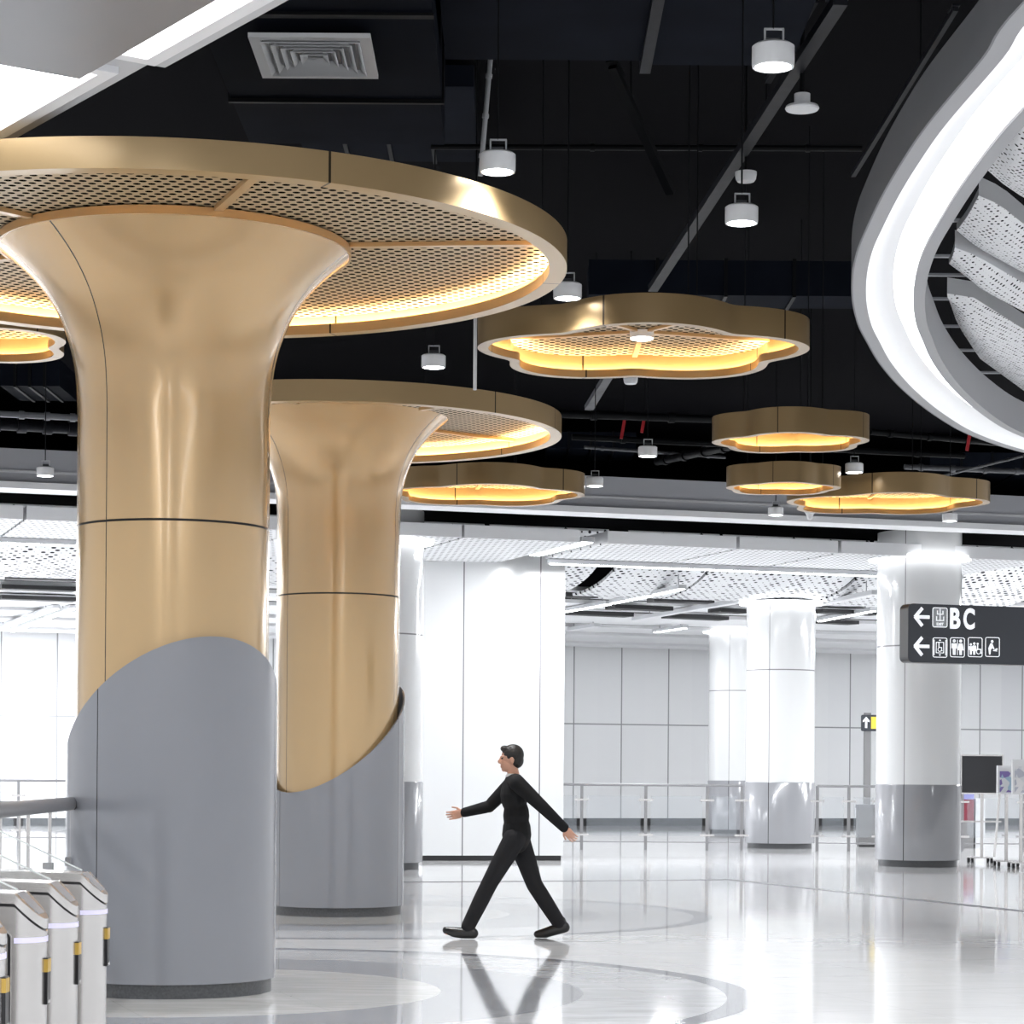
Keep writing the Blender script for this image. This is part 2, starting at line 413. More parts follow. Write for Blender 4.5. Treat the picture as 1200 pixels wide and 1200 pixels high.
# curved perforated vault panels
def vault_prof():
    pts = []
    for k in range(15):
        a = (PI / 2) * k / 14
        pts.append((7.2 + 3.0 * (1 - math.cos(a)), 5.12 + 1.0 * (1 - math.sin(a))))
    return pts
VP_ = vault_prof()
vs_ = [(-14.5, -10.75, 'at the left frame edge'), (-10.5, -4.3, 'between the left frame edge and the big gold column'), (-4.2, .5, 'behind the white wall block'), (.6, 1.95, 'just right of the white wall block'),
       (2.05, 4.45, 'left of the black gap in the vault'), (4.85, 6.75, 'between the black gap and the right white column'), (6.82, 10.0, 'behind the right white column'), (10.1, 14.5, 'at the right frame edge')]
for u0, u1, where in vs_:
    mb = MB(); n = len(VP_); vs = []
    for u in (u0, u1):
        vs += [(u - u0, v, z) for v, z in VP_]
    vs += [(p[0], p[1] + .03, p[2] + .05) for p in vs]
    fs = []
    for i in range(n - 1):
        fs += [(i, i + 1, n + i + 1, n + i), (2 * n + i, 3 * n + i, 3 * n + i + 1, 2 * n + i + 1), (i, 2 * n + i, 2 * n + i + 1, i + 1), (n + i, n + i + 1, 3 * n + i + 1, 3 * n + i)]
    fs += [(0, n, 3 * n, 2 * n), (n - 1, 3 * n - 1, 4 * n - 1, 2 * n - 1)]
    mb.add(vs, fs)
    o = mb.build('vault_panel', M_vault, smooth=True)
    hall_obj(o, 0, u0, 0); tag(o, 'curved white perforated vault panel ' + where, 'ceiling panel', 'curved vault panels of the far hall')
# slatted ceiling beyond
sl = MB(); v = 10.1; i = 0
while v < WV:
    d = (1.5, .9, 1.5, 1.2, 2.2)[i % 5]; sl.box(-34, v, 5.22 + (.06 if i % 2 else 0), 36, min(v + d, WV), 5.30 + (.06 if i % 2 else 0)); v += d + (.38, .5, .3, .55, .12)[i % 5]; i += 1
struct(hall_obj(sl.build('ceiling', M_white)))
struct(hall_obj(MB().box(-34, 6.0, 6.4, 36, WV, 6.5).build('ceiling', M_dark)))
for k, (xa, ya, xb, yb) in enumerate(((657, 697, 694, 699), (762, 703, 833, 705), (715, 711, 783, 714), (668, 718, 737, 721), (781, 722, 848, 725), (837, 715, 872, 717), (958, 716, 1026, 719), (958, 728, 1000, 730), (8, 676, 87, 679), (0, 688, 87, 691), (0, 700, 87, 703))):
    struct(MB().bar(PZ(xa, ya, 5.17), PZ(xb, yb, 5.17), .45, .085).build('trim_%d' % (20 + k), M_gap))  # black bars stand in for the dark gaps between the slats
lin = [((800, 690), (767, 697), 'lit ceiling tube right of the white wall block, highest of its row of three', True), ((763, 698), (718, 707), 'lit ceiling tube right of the white wall block, middle of its row of three', True), ((714, 708), (662, 717), 'lit ceiling tube right of the white wall block, lowest of its row of three', True),
       ((872, 705), (744, 727), 'unlit white ceiling channel left of the middle white column', False), ((803, 736), (768, 741), 'short lit ceiling tube low above the far wall panels', True), ((700, 734), (668, 739), 'unlit white ceiling channel low beside the wall block', False),
       ((1026, 696), (958, 710), 'unlit white ceiling channel between the middle and right white columns', False), ((1024, 716), (960, 728), 'lit ceiling tube between the middle and right white columns', True),
       ((86, 713), (14, 740), 'lit ceiling tube left of the big gold column, right one of the pair', True), ((66, 713), (-6, 739), 'lit ceiling tube left of the big gold column, left one of the pair', True)]
for a, b, lab, lit in lin:
    tube_light(lab, PZ(a[0], a[1], 5.12), PZ(b[0], b[1], 5.12), .16, lit)
    lt = bpy.data.objects[[o.name for o in COL.objects if o.name.startswith('linear_light') and o.type == 'EMPTY'][-1]]
    L = (PZ(b[0], b[1], 5.12) - PZ(a[0], a[1], 5.12)).length
    for q in (.15, .85): MB().cyl(L * q, 0, .08, .30, .012, 8).build('hanger', M_midgrey, lt)

# ------------------------------------------------------------------ white columns
M_col_grey = mat('grey_enamel', (.30, .305, .325), .14, .0, .3, mottle=.03, bscale=2)
def white_column(px, pybase, r, seam, label, ztop=5.6, halo=5.14, zs=3.68):
    Yf = 1.5 * F / (pybase - (HY + (px - CX) * math.tan(ROLL))); Y = Yf + r
    c = P(px, 900, Y)
    t = thing('white_column', label, 'column', (c.x, c.y, 0), -math.atan2(c.x, c.y), 'white columns of the far hall')
    m = seam_mat('white_enamel_column', (.70, .71, .72), .12, 0, .3, [seam, seam + 180], [zs], wa=.010, wz=.011, dark=(.22, .22, .23), mottle=.01)
    mg = seam_mat('grey_enamel_column', (.29, .295, .315), .16, 0, .3, [seam, seam + 180], [], wa=.010, dark=(.03, .03, .03), mottle=.02)
    MB().lathe([(0, 1.37), (r, 1.37), (r, ztop), (0, ztop)], 96).build('shaft', m, t, smooth=True)
    MB().lathe([(0, .11), (r + .012, .11), (r + .012, 1.35), (r, 1.37), (0, 1.37)], 96).build('grey_base', mg, t, smooth=True)
    MB().lathe([(0, 0), (r - .05, 0), (r - .05, .11), (0, .11)], 96).build('plinth', M_plinth, t, smooth=True)
    MB().lathe([(r + .02, halo), (r + .15, halo), (r + .15, halo + .05), (r + .02, halo + .05)], 96, True).build('ring_light', M_diff, t, smooth=True)
    return t
white_column(1076, 1016.5, .705, -19, 'white enamel column with grey base, rightmost, behind the hanging exit sign')
white_column(914, 995, .715, -18.5, 'white enamel column with grey base, middle one between rail and exit sign column', halo=5.05, ztop=5.10)
white_column(862, 977.5, .71, -14, 'white enamel column behind the glass railing, left of the middle white column', halo=5.19)
white_column(443, 1020, .70, 22, 'white enamel column mostly hidden behind the second gold column', halo=5.10, zs=3.66)

# ------------------------------------------------------------------ gold columns
FL = [(.655, 0.0), (.655, 3.90), (.66, 4.05), (.674, 4.22), (.70, 4.36), (.74, 4.49), (.80, 4.63), (.87, 4.745), (.95, 4.845), (1.04, 4.935), (1.13, 5.01), (1.19, 5.055)]
def gold_column(name, label, x, y, dz, seamz, seam, cut, sheath_seam, R, hdisc, zdisc, rib_angs, rim_seams, disc_label):
    t = thing(name, label, 'column', (x, y, 0), 0)
    face = -math.degrees(math.atan2(-x, y))
    m1 = seam_mat(name + '_gold', GOLD, .2, .35, .45, [seam, seam + 120, seam + 240], [], wa=.006, dark=(.02, .015, .01))
    MB().lathe([(0, .1), (.655, .1), (.655, seamz - .008), (0, seamz - .008)], 128).build('lower_shaft', m1, t, smooth=True)
    MB().lathe([(0, seamz - .008), (.640, seamz - .008), (.640, seamz + .008), (0, seamz + .008)], 128).build('shadow_joint', M_gap, t, smooth=True)
    up = [(0, seamz + .008), (.655, seamz + .008)] + [(r, z + dz) for r, z in FL[1:]]
    # refine flare with Catmull-Rom
    core = up[2:]; fine = []
    for i in range(len(core) - 1):
        p0 = core[max(i - 1, 0)]; p1 = core[i]; p2 = core[i + 1]; p3 = core[min(i + 2, len(core) - 1)]
        for k in range(4):
            s_ = k / 4
            fine.append(tuple(.5 * (2 * b + (c - a) * s_ + (2 * a - 5 * b + 4 * c - d) * s_ ** 2 + (-a + 3 * b - 3 * c + d) * s_ ** 3) for a, b, c, d in zip(p0, p1, p2, p3)))
    fine.append(core[-1])
    MB().lathe(up[:2] + fine + [(1.10, 5.055 + dz), (0, 5.0 + dz)], 128).build('flared_capital', m1, t, smooth=True)
    lip = 5.055 + dz
    MB().lathe([(1.175, lip), (1.205, lip), (1.205, lip + .055), (1.0, lip + .055), (1.0, lip + .02)], 128, True).build('capital_lip', M_gold, t, smooth=True)
    # grey sheath with a slanted top edge
    c_, a_, th0 = cut
    ms = seam_mat(name + '_grey', (.23, .24, .268), .22, .1, .35, [sheath_seam, sheath_seam + 120, sheath_seam + 240], [], wa=.006, dark=(.015, .015, .018))
    mb = MB(); seg = 144; vs = []
    for k in range(seg):
        th = 2 * PI * k / seg; zt = c_ + a_ * math.cos(th - math.radians(th0))
        for r, z in ((.718, .095), (.718, zt), (.700, zt), (.700, .095)):
            vs.append((r * math.sin(th), -r * math.cos(th), z))
    fs = []
    for k in range(seg):
        a, b = k * 4, ((k + 1) % seg) * 4
        for i in range(4):
            j = (i + 1) % 4; fs.append((a + i, b + i, b + j, a + j))
    mb.add(vs, fs); mb.build('grey_sheath', ms, t, smooth=True)
    MB().lathe([(0, 0), (.69, 0), (.69, .10), (0, .10)], 128).build('plinth', M_plinth, t, smooth=True)
    # canopy disc
    disc = thing('canopy_disc', disc_label, 'canopy', (x, y, zdisc), 0)
    h = hdisc; w = .12; out = lambda th: R
    m_r = seam_mat(name + '_rim', (.45, .315, .16), .3, .35, .1, rim_seams, [], wa=.003, dark=(.03, .02, .01))
    MB().ring(out, [(0, h), (0, 0), (w, 0), (w, .075), (w - .012, .075), (w - .012, .012), (.012, .012), (.012, h)]).build('rim', m_r, disc, smooth=True)
    MB().ring(out, [(.03, .045), (w - .03, .062), (w - .03, .072), (.03, .055)]).build('led_strip', M_led, disc, smooth=True)
    zp = h - .03
    MB().ring(out, [(.0125, zp), (R - 1.0, zp), (R - 1.0, zp + .02), (.0125, zp + .02)]).build('perforated_panel', M_perf_gold, disc)
    for a in rib_angs:
        a = math.radians(a); u = Vector((math.cos(a), math.sin(a), 0))
        MB().bar(u * 1.21 + Vector((0, 0, zp - .016)), u * (R - .014) + Vector((0, 0, zp - .016)), .06, .03).build('rib', M_gold, disc)
    return t
gold_column('gold_column', 'big gold column with grey sheath and flared top, nearest the camera', AX, AY, 0, 3.165, -34.5, (1.805, .591, 31), -35,
            2.69, .185, 4.965, [-4.5, -69, -133, 163, 108], [27.5, -33, 100, 160, 220], 'wide round gold perforated canopy on the nearest gold column')
gold_column('gold_column', 'second gold column with grey sheath, smaller behind the big one', BX, BY, .25, 3.37, -50, (1.89, .60, 140), -52,
            2.37, .21, 5.10, [-42, 38, -107, 163, 100], [45, 75, -25, 130, 200], 'round gold canopy on the second gold column, behind the wide one')

# ------------------------------------------------------------------ flower shaped canopies
def flower(label, px, pyc, z0, R, h, n, depth, phase, ribs=6, hub=False, w=.09):
    c = PZ(px, pyc, z0)
    t = thing('flower_canopy', label, 'canopy', c, 0, 'scalloped gold ceiling canopies')
    def out(th): return R * (1 - depth + depth * (math.sqrt(math.cos(n / 2 * (th - phase)) ** 2 + .03) - .173) / .842)
    MB().ring(out, [(0, h), (0, 0), (w, 0), (w, .065), (w - .012, .065), (w - .012, .012), (.012, .012), (.012, h)]).build('rim', M_brown, t, smooth=True)
    MB().ring(out, [(.022, .040), (w - .022, .052), (w - .022, .062), (.022, .05)]).build('led_strip', M_led, t, smooth=True)
    zp = h - .03
    mb = MB(); seg = 216
    for zz in (zp, zp + .02):
        vs = [(0, 0, zz)] + [((out(2 * PI * k / seg) - .0125) * math.cos(2 * PI * k / seg), (out(2 * PI * k / seg) - .0125) * math.sin(2 * PI * k / seg), zz) for k in range(seg)]
        mb.add(vs, [(0, 1 + k, 1 + (k + 1) % seg) for k in range(seg)])
    mb.build('perforated_panel', M_perf_gold, t)
    for k in range(ribs):
        a = phase + PI / n + 2 * PI * k / ribs; u = Vector((math.cos(a), math.sin(a), 0)); e = out(a)
        MB().bar(u * .1 + Vector((0, 0, zp - .014)), u * (e - .014) + Vector((0, 0, zp - .014)), .045, .026).build('rib', M_gold, t)
    if hub:
        MB().cyl(0, 0, zp - .07, zp - .01, .10, 32).build('downlight_housing', M_white, t, smooth=True)
        MB().cyl(0, 0, zp - .076, zp - .07, .09, 32).build('downlight_lens', M_lamp, t, smooth=True)
    for k in range(3):
        a = phase + 2 * PI * k / 3 + .4; x, y = .6 * R * math.cos(a), .6 * R * math.sin(a)
        MB().cyl(x, y, zp + .02, 8.2 - z0, .006, 6).build('suspension_rod', M_pipe, t)
    return t
D = math.radians
flower('large scalloped gold canopy with a lit lamp at its centre, right of the wide canopy', 752, 415, 5.0, 1.40, .23, 5, .17, D(-90), 5, hub=True)
flower('small scalloped gold canopy, upper of the right hand cluster, right of the large one', 927, 519.5, 5.0, .84, .26, 5, .14, D(-100), 5)
flower('smallest scalloped gold canopy, lower left of the right hand cluster', 917, 573, 5.0, .71, .25, 5, .12, D(-90), 5)
flower('wide scalloped gold canopy, lower right of the right hand cluster', 1037, 591, 5.0, 1.33, .25, 5, .16, D(-88), 5)
flower('scalloped gold canopy just above the white wall block, behind the second gold column', 568, 581, 5.0, 1.27, .26, 5, .15, D(-84), 5)
flower('scalloped gold canopy at the left frame edge, behind the wide canopy', -62, 403, 5.0, 1.05, .24, 5, .14, D(-96), 5)

# ------------------------------------------------------------------ pendant downlights
def pendant(label, loc, ztop=8.2, sc=1.0):
    t = thing('pendant_downlight', label, 'lamp', loc, 0, 'white pendant downlights under the black ceiling')
    k = sc
    MB().lathe([(0, .16 * k), (.13 * k, .16 * k), (.15 * k, .145 * k), (.15 * k, .02 * k), (.145 * k, 0), (.128 * k, 0), (.128 * k, .02 * k), (0, .02 * k)], 40).build('housing', M_white, t, smooth=True)
    MB().cyl(0, 0, .004 * k, .0195 * k, .127 * k, 40).build('lens', M_lamp, t)
    b = MB().bar((-.06 * k, 0, .16 * k), (-.06 * k, 0, .27 * k), .01, .01).bar((.07 * k, 0, .16 * k), (.07 * k, 0, .27 * k), .01, .01).bar((-.065 * k, 0, .27 * k), (.075 * k, 0, .27 * k), .01, .01)
    b.build('bracket', M_lightgrey, t)
    MB().box(-.05 * k, .03 * k, .16 * k, .05 * k, .10 * k, .22 * k).build('driver_box', M_strut2, t)
    MB().cyl(0, 0, .27 * sc, ztop - loc[2], .006, 8).build('cable', M_pipe, t)
    return t
lamps = [(906, 79, 'lit pendant downlight highest in view, left of the curved light ring'), (583, 202, 'lit pendant downlight over the right edge of the wide gold canopy'), (869, 262, 'lit pendant downlight below the round smoke detector'),
         (665, 350, 'lit pendant downlight where the wide canopy meets the large scalloped one'), (508, 431, 'lit pendant downlight between the wide canopy and the second canopy'), (759, 535, 'lit pendant downlight hanging alone under the large scalloped canopy'),
         (697, 570, 'lit pendant downlight at the right end of the scalloped canopy over the wall block'), (1001, 554, 'lit pendant downlight between the upper small canopy and the wide cluster canopy'), (53, 558, 'lit pendant downlight in front of the grey beam at far left'),
         (909, 604, 'lit pendant downlight in front of the grey beam, under the smallest canopy'), (1113, 611, 'lit pendant downlight in front of the grey beam, under the wide cluster canopy')]
LAMP_LOCS = []
for px, py, lab in lamps:
    low = {53: 31.0, 909: 34.2, 1113: 34.6}.get(px)
    p = P(px, py, low) if low else PZ(px, py, 5.2); LAMP_LOCS.append(p)
    pendant(lab, p, 6.7 if px in (906, 583, 869) else 7.0 if px == 759 else 8.2, .74)
# light the lamps throw
def spot(name, loc, e, size=2.4, blend=.8, r=.12):
    l = bpy.data.lights.new(name, 'SPOT'); l.energy = e; l.spot_size = size; l.spot_blend = blend; l.shadow_soft_size = r; l.color = (.97, .985, 1)
    o = bpy.data.objects.new(name, l); COL.objects.link(o); o.location = loc; return o
for p in LAMP_LOCS: spot('lamp_and_fill_spot', p - Vector((0, 0, .03)), 750 if 21 < p.y < 22.5 else 200)

# speaker, smoke detectors, camera under the black ceiling
c = PZ(940, 129, 6.5)
t = thing('ceiling_speaker', 'round white ceiling speaker beside the curved light ring', 'speaker', c)
MB().lathe([(0, 0), (.12, 0), (.128, .012), (.12, .03), (.06, .04), (.06, .12), (0, .12)], 40).build('speaker_body', M_white, t, smooth=True)
MB().cyl(0, 0, .12, 8.2 - c.z, .02, 10).build('mounting_tube', M_pipe, t)
for px, py, lab in ((874, 213, 'small round smoke detector just above a lit downlight'), (739, 450, 'small round smoke detector below the large scalloped canopy')):
    c = PZ(px, py, 6.5)
    t = thing('smoke_detector', lab, 'smoke detector', c)
    MB().lathe([(0, 0), (.07, 0), (.085, .02), (.092, .06), (.092, .08), (0, .08)], 32).build('detector_body', M_white, t, smooth=True)
    MB().cyl(0, 0, .08, 8.2 - c.z, .012, 8).build('mounting_tube', M_pipe, t)
c = P(949, 610, 34)
t = thing('dome_camera', 'small white dome camera hanging before the grey beam', 'camera', c)
MB().lathe([(0, 0), (.035, .02), (.05, .08), (.10, .15), (.12, .19), (0, .19)], 28).build('camera_body', M_white, t, smooth=True)
MB().cyl(0, 0, .19, 8.2 - c.z, .012, 8).build('mounting_tube', M_pipe, t)

# ------------------------------------------------------------------ ducts, grille, pipes and struts in the dark ceiling
t = thing('ventilation_duct', 'black duct carrying the square white air grille', 'duct', (0, 0, 6.5))
MB().box(-2.12, 15.2, 0, -.555, 17.72, .7).build('duct_section', M_duct, t)
MB().box(-2.12, 17.76, 0, -.57, 19.0, .7).build('duct_section', M_duct, t)
MB().box(-2.14, 17.72, -.03, -.54, 17.76, .73).box(-2.14, 15.7, -.02, -.55, 15.78, 0).build('flange', M_pipe, t)
MB().tube([(-1.9, 16, .7), (-1.9, 16, 1.7)], .01, 8).tube([(-.8, 18, .7), (-.8, 18, 1.7)], .01, 8).build('hanger', M_pipe, t)
g0, g1 = PZ(297.5, 31, 6.49), PZ(438, 81, 6.49)
gcx, gcy = (PZ(300, 56, 6.49).x + PZ(438, 56, 6.49).x) / 2, (g0.y + g1.y) / 2
gx, gy = .41, (g1.y - g0.y) / 2
t = thing('air_grille', 'square white air grille with nested louvres under a black duct', 'vent', (gcx, gcy, 6.42))
def sqring(mb, a, b, wd, z0, z1, dz):
    """square ring: outer half sizes a,b at z0; flares in by wd to z1"""
    o = [(-a, -b), (a, -b), (a, b), (-a, b)]; i = [(-a + wd, -b + wd), (a - wd, -b + wd), (a - wd, b - wd), (-a + wd, b - wd)]
    vs = [(p[0], p[1], z0) for p in o] + [(p[0], p[1], z1) for p in i] + [(p[0], p[1], z1 + dz) for p in i] + [(p[0], p[1], z0 + dz) for p in o]
    fs = []
    for k in range(4):
        q = (k + 1) % 4
        for r in range(4):
            rr = (r + 1) % 4
            fs.append((r * 4 + k, r * 4 + q, rr * 4 + q, rr * 4 + k))
    mb.add(vs, fs)
f = MB(); sqring(f, gx, gy, .075, 0, 0, .03); f.build('frame', M_white, t)
f = MB()
for k in range(5):
    s_ = .315 - .06 * k
    sqring(f, s_ * gx / .41 + .02, s_ * gy / .41 + .02, .045, -.012, .028, .004)
f.build('louvres', M_white, t)
MB().box(-.33, -.36, .025, .33, .36, .03).build('backing', M_midgrey, t)

t = thing('ventilation_duct', 'broad flat black duct across the top edge, right of the grille duct', 'duct', (0, 0, 6.7))
MB().box(-.52, 11, 0, .91, 17.4, .6).build('duct_section', M_duct, t)
MB().box(.97, 11, 0, 2.0, 17.5, .6).build('duct_section', M_duct, t)
MB().box(.90, 11, -.05, .98, 17.55, .65).build('flange', M_strut, t)
def pipe(name, label, a, b, r, m=M_pipe, cat='pipe', clips=4):
    t = thing(name, label, cat, a); a, b = Vector(a), Vector(b)
    MB().tube([Vector((0, 0, 0)), b - a], r, 12).build('pipe_run', m, t, smooth=True)
    for i in range(clips):
        p = (b - a) * ((i + .5) / clips); d = (b - a).normalized() * (r * .8)
        MB().tube([p - d, p + d], r * 1.35, 12).build('coupling', m, t, smooth=True)
    return t
def strut(label, a, b, w=.08, h=.08, m=M_strut):
    t = thing('support_strut', label, 'strut', a); a, b = Vector(a), Vector(b)
    MB().bar(Vector((0, 0, 0)), b - a, w, h).build('channel', m, t)
    d = (b - a).normalized()
    q = (b - a) * .3; MB().cyl(q.x, q.y, q.z, 8.2 - a.z, .008, 6).build('hanger', M_pipe, t)
    MB().bar(d * -.02 + Vector((0, 0, h * .55)), d * .14 + Vector((0, 0, h * .55)), w * 1.5, .015).build('end_bracket', m, t)
    return t
strut('long slanting dark strut from the curved ring down to the large scalloped canopy', PZ(985, 0, 6.85), PZ(765, 338, 6.6), .10, .07)
strut('thin dark strut running beside the long slanting one near the top edge', PZ(955, 0, 6.95), PZ(900, 95, 6.95), .05, .04)
strut('dark diagonal brace left of the long slanting strut', PZ(718, 78, 7.0), P(786, 226, 19.5), .07, .05, M_pipe)
strut('short pale strut end below the large scalloped canopy', PZ(722, 425, 7.0), PZ(690, 478, 6.6), .12, .07, M_strut2)
strut('thin dark strut meeting the curved ring, upper right', PZ(1120, 10, 7.3), PZ(1000, 205, 7.0), .04, .04)
pipe('ceiling_pipe', 'thin black pipe crossing behind the highest lamps', PZ(505, 172, 7.0), PZ(1010, 174, 7.0), .025)
pipe('ceiling_pipe', 'grey conduit rod slanting down to the lamp over the wide canopy', P(575, 66, 18.9), P(563, 206, 18.9), .02, M_lightgrey, 'pipe', 3)
pipe('ceiling_pipe', 'black pipe level with the second canopy, running right', PZ(650, 485, 7.0), PZ(1010, 497, 7.0), .06)
pipe('ceiling_pipe', 'black pipe just under the level one, behind the lone downlight', PZ(670, 512, 7.0), PZ(1130, 534, 7.0), .05)
pipe('ceiling_pipe', 'black pipe low in the dark ceiling, right of the lone downlight', PZ(770, 541, 7.2), PZ(860, 522, 7.1), .07)
pipe('ceiling_pipe', 'pale thin conduit behind the lone downlight', PZ(685, 524, 7.3), PZ(850, 536, 7.3), .03, M_strut2)
pipe('ceiling_pipe', 'pale thin pipe at far left above the grey beam', PZ(-20, 484, 7.0), PZ(100, 490, 7.0), .05, M_midgrey)
pipe('ceiling_pipe', 'dark thick pipe at far left under the pale one', PZ(-20, 496, 7.0), PZ(100, 503, 7.0), .09, M_strut)
pipe('ceiling_pipe', 'thin pale conduit at the right above the wide cluster canopy', PZ(1060, 547, 7.2), PZ(1210, 553, 7.2), .05, M_strut2)
pipe('ceiling_pipe', 'thin rod rising to the right of the cluster towards the ring', PZ(1075, 565, 7.3), PZ(1200, 534, 6.9), .025, M_strut2)
pipe('ceiling_pipe', 'dark pipe passing behind the upper small canopy to the ring', PZ(1020, 506, 7.2), PZ(1200, 522, 7.2), .05)
for (x0, y0, x1, y1, z, hgt, lab) in ((690, 345, 1000, 362, 7.0, .4, 'black duct behind the large scalloped canopy'), (330, 100, 560, 190, 7.9, .2, 'black duct high behind the lamp over the wide canopy'),
                                      (640, 525, 740, 540, 7.5, .3, 'black duct left of the lone downlight'), (0, 452, 90, 470, 7.2, .4, 'black duct at far left above the pale pipe'), (1090, 548, 1190, 575, 7.5, .3, 'black duct right of the wide cluster canopy')):
    a, b = PZ(x0, y0, z), PZ(x1, y1, z)
    t = thing('ventilation_duct', lab, 'duct', (min(a.x, b.x), min(a.y, b.y), z)); w, d = abs(b.x - a.x), max(.6, abs(b.y - a.y))
    MB().box(0, 0, 0, w, d, hgt).build('duct_section', M_duct, t)
    fl = MB()
    for k in range(1, 4): fl.box(w * k / 4 - .02, -.02, -.02, w * k / 4 + .02, d + .02, hgt + .02)
    fl.build('flange', M_pipe, t)
# white hanging sleeve in front of the second canopy
t = thing('hanging_rod', 'thin white rod hanging in front of the second canopy', 'rod', P(556.5, 457, 21))
z0 = t.location.z
MB().cyl(0, 0, 0, 6.55 - z0, .016, 12).build('white_sleeve', M_white, t, smooth=True)
MB().cyl(0, 0, 6.55 - z0, 8.2 - z0, .008, 8).build('wire', M_pipe, t)
for px, py, lab in ((752, 507, 'small red tag above the lone downlight'), (728, 514, 'small red tag left of the lone downlight'), (1133, 528, 'small red tag below the curved ring')):
    t = thing('red_tag', lab, 'tag', PZ(px, py, 6.95))
    MB().bar((0, 0, 0), (.05, 0, .3), .05, .05).build('tag_strip', M_red, t)
    MB().cyl(.05, 0, .3, 8.2 - t.location.z, .006, 6).build('wire', M_pipe, t)

# ------------------------------------------------------------------ curved light ring, top right
path_pts = [(2.28, 10.77), (2.26, 11.63), (2.2, 12.78), (2.19, 13.55), (2.2, 14.35), (2.23, 15.15), (2.27, 15.9), (2.35, 16.7), (2.48, 17.6), (2.65, 18.5), (2.83, 19.25), (3.1, 20.3), (3.5, 21.6), (4.05, 23.1), (4.68, 24.5), (5.53, 25.8),
            (6.6, 26.8), (7.8, 27.2), (9, 26.6), (9.9, 25), (10.4, 22.5), (10.6, 19), (10.4, 15), (9.9, 11), (9.0, 7.5), (7.6, 5), (6, 4.2), (4.6, 4.5), (3.4, 5.8), (2.6, 8.0)]
def catmull(pts, sub):
    n = len(pts); out = []
    for i in range(n):
        p0, p1, p2, p3 = (Vector((*pts[(i + k - 1) % n], 0)) for k in range(4))
        for k in range(sub):
            s_ = k / sub
            out.append(.5 * (2 * p1 + (p2 - p0) * s_ + (2 * p0 - 5 * p1 + 4 * p2 - p3) * s_ ** 2 + (-p0 + 3 * p1 - 3 * p2 + p3) * s_ ** 3))
    return out
rp = catmull(path_pts, 6)
LZ = 5.0
t = thing('light_ring', 'large curved white light ring around perforated petals, upper right', 'ceiling light', (0, 0, LZ))
M_ring = mat('ring_grey_paint', (.30, .305, .32), .45, 0, 0, mottle=.02, bscale=2)
M_ringside = mat('ring_side_paint', (.13, .133, .145), .55, 0, 0, mottle=.03, bscale=2)
MB().sweep(rp, [(0, .30), (0, 0), (.012, 0), (.012, .30)]).build('outer_wall', M_ringside, t, smooth=True)
MB().sweep(rp, [(.012, 0), (.105, 0), (.105, .06), (.012, .06)]).build('outer_lip', M_ring, t, smooth=True)
MB().sweep(rp, [(.105, .0), (.125, .05), (.17, .09), (.23, .11), (.30, .115), (.30, .135), (.17, .11), (.105, .06)]).build('cove', M_white, t, smooth=True)
MB().sweep(rp, [(.30, .115), (.40, .06), (.445, .02), (.445, .05), (.30, .135)]).build('diffuser', M_diff3, t, smooth=True)
MB().sweep(rp, [(.445, 0), (.53, 0), (.53, .32), (.515, .32), (.515, .06), (.445, .06)]).build('inner_lip', M_ring, t, smooth=True)
M_petal = perf_mat('white_perforated_petal', (.62, .63, .65), .075, .032, .0092, .4, hole=(.03, .03, .035), rand=True, dash=1.7, rot=.5)
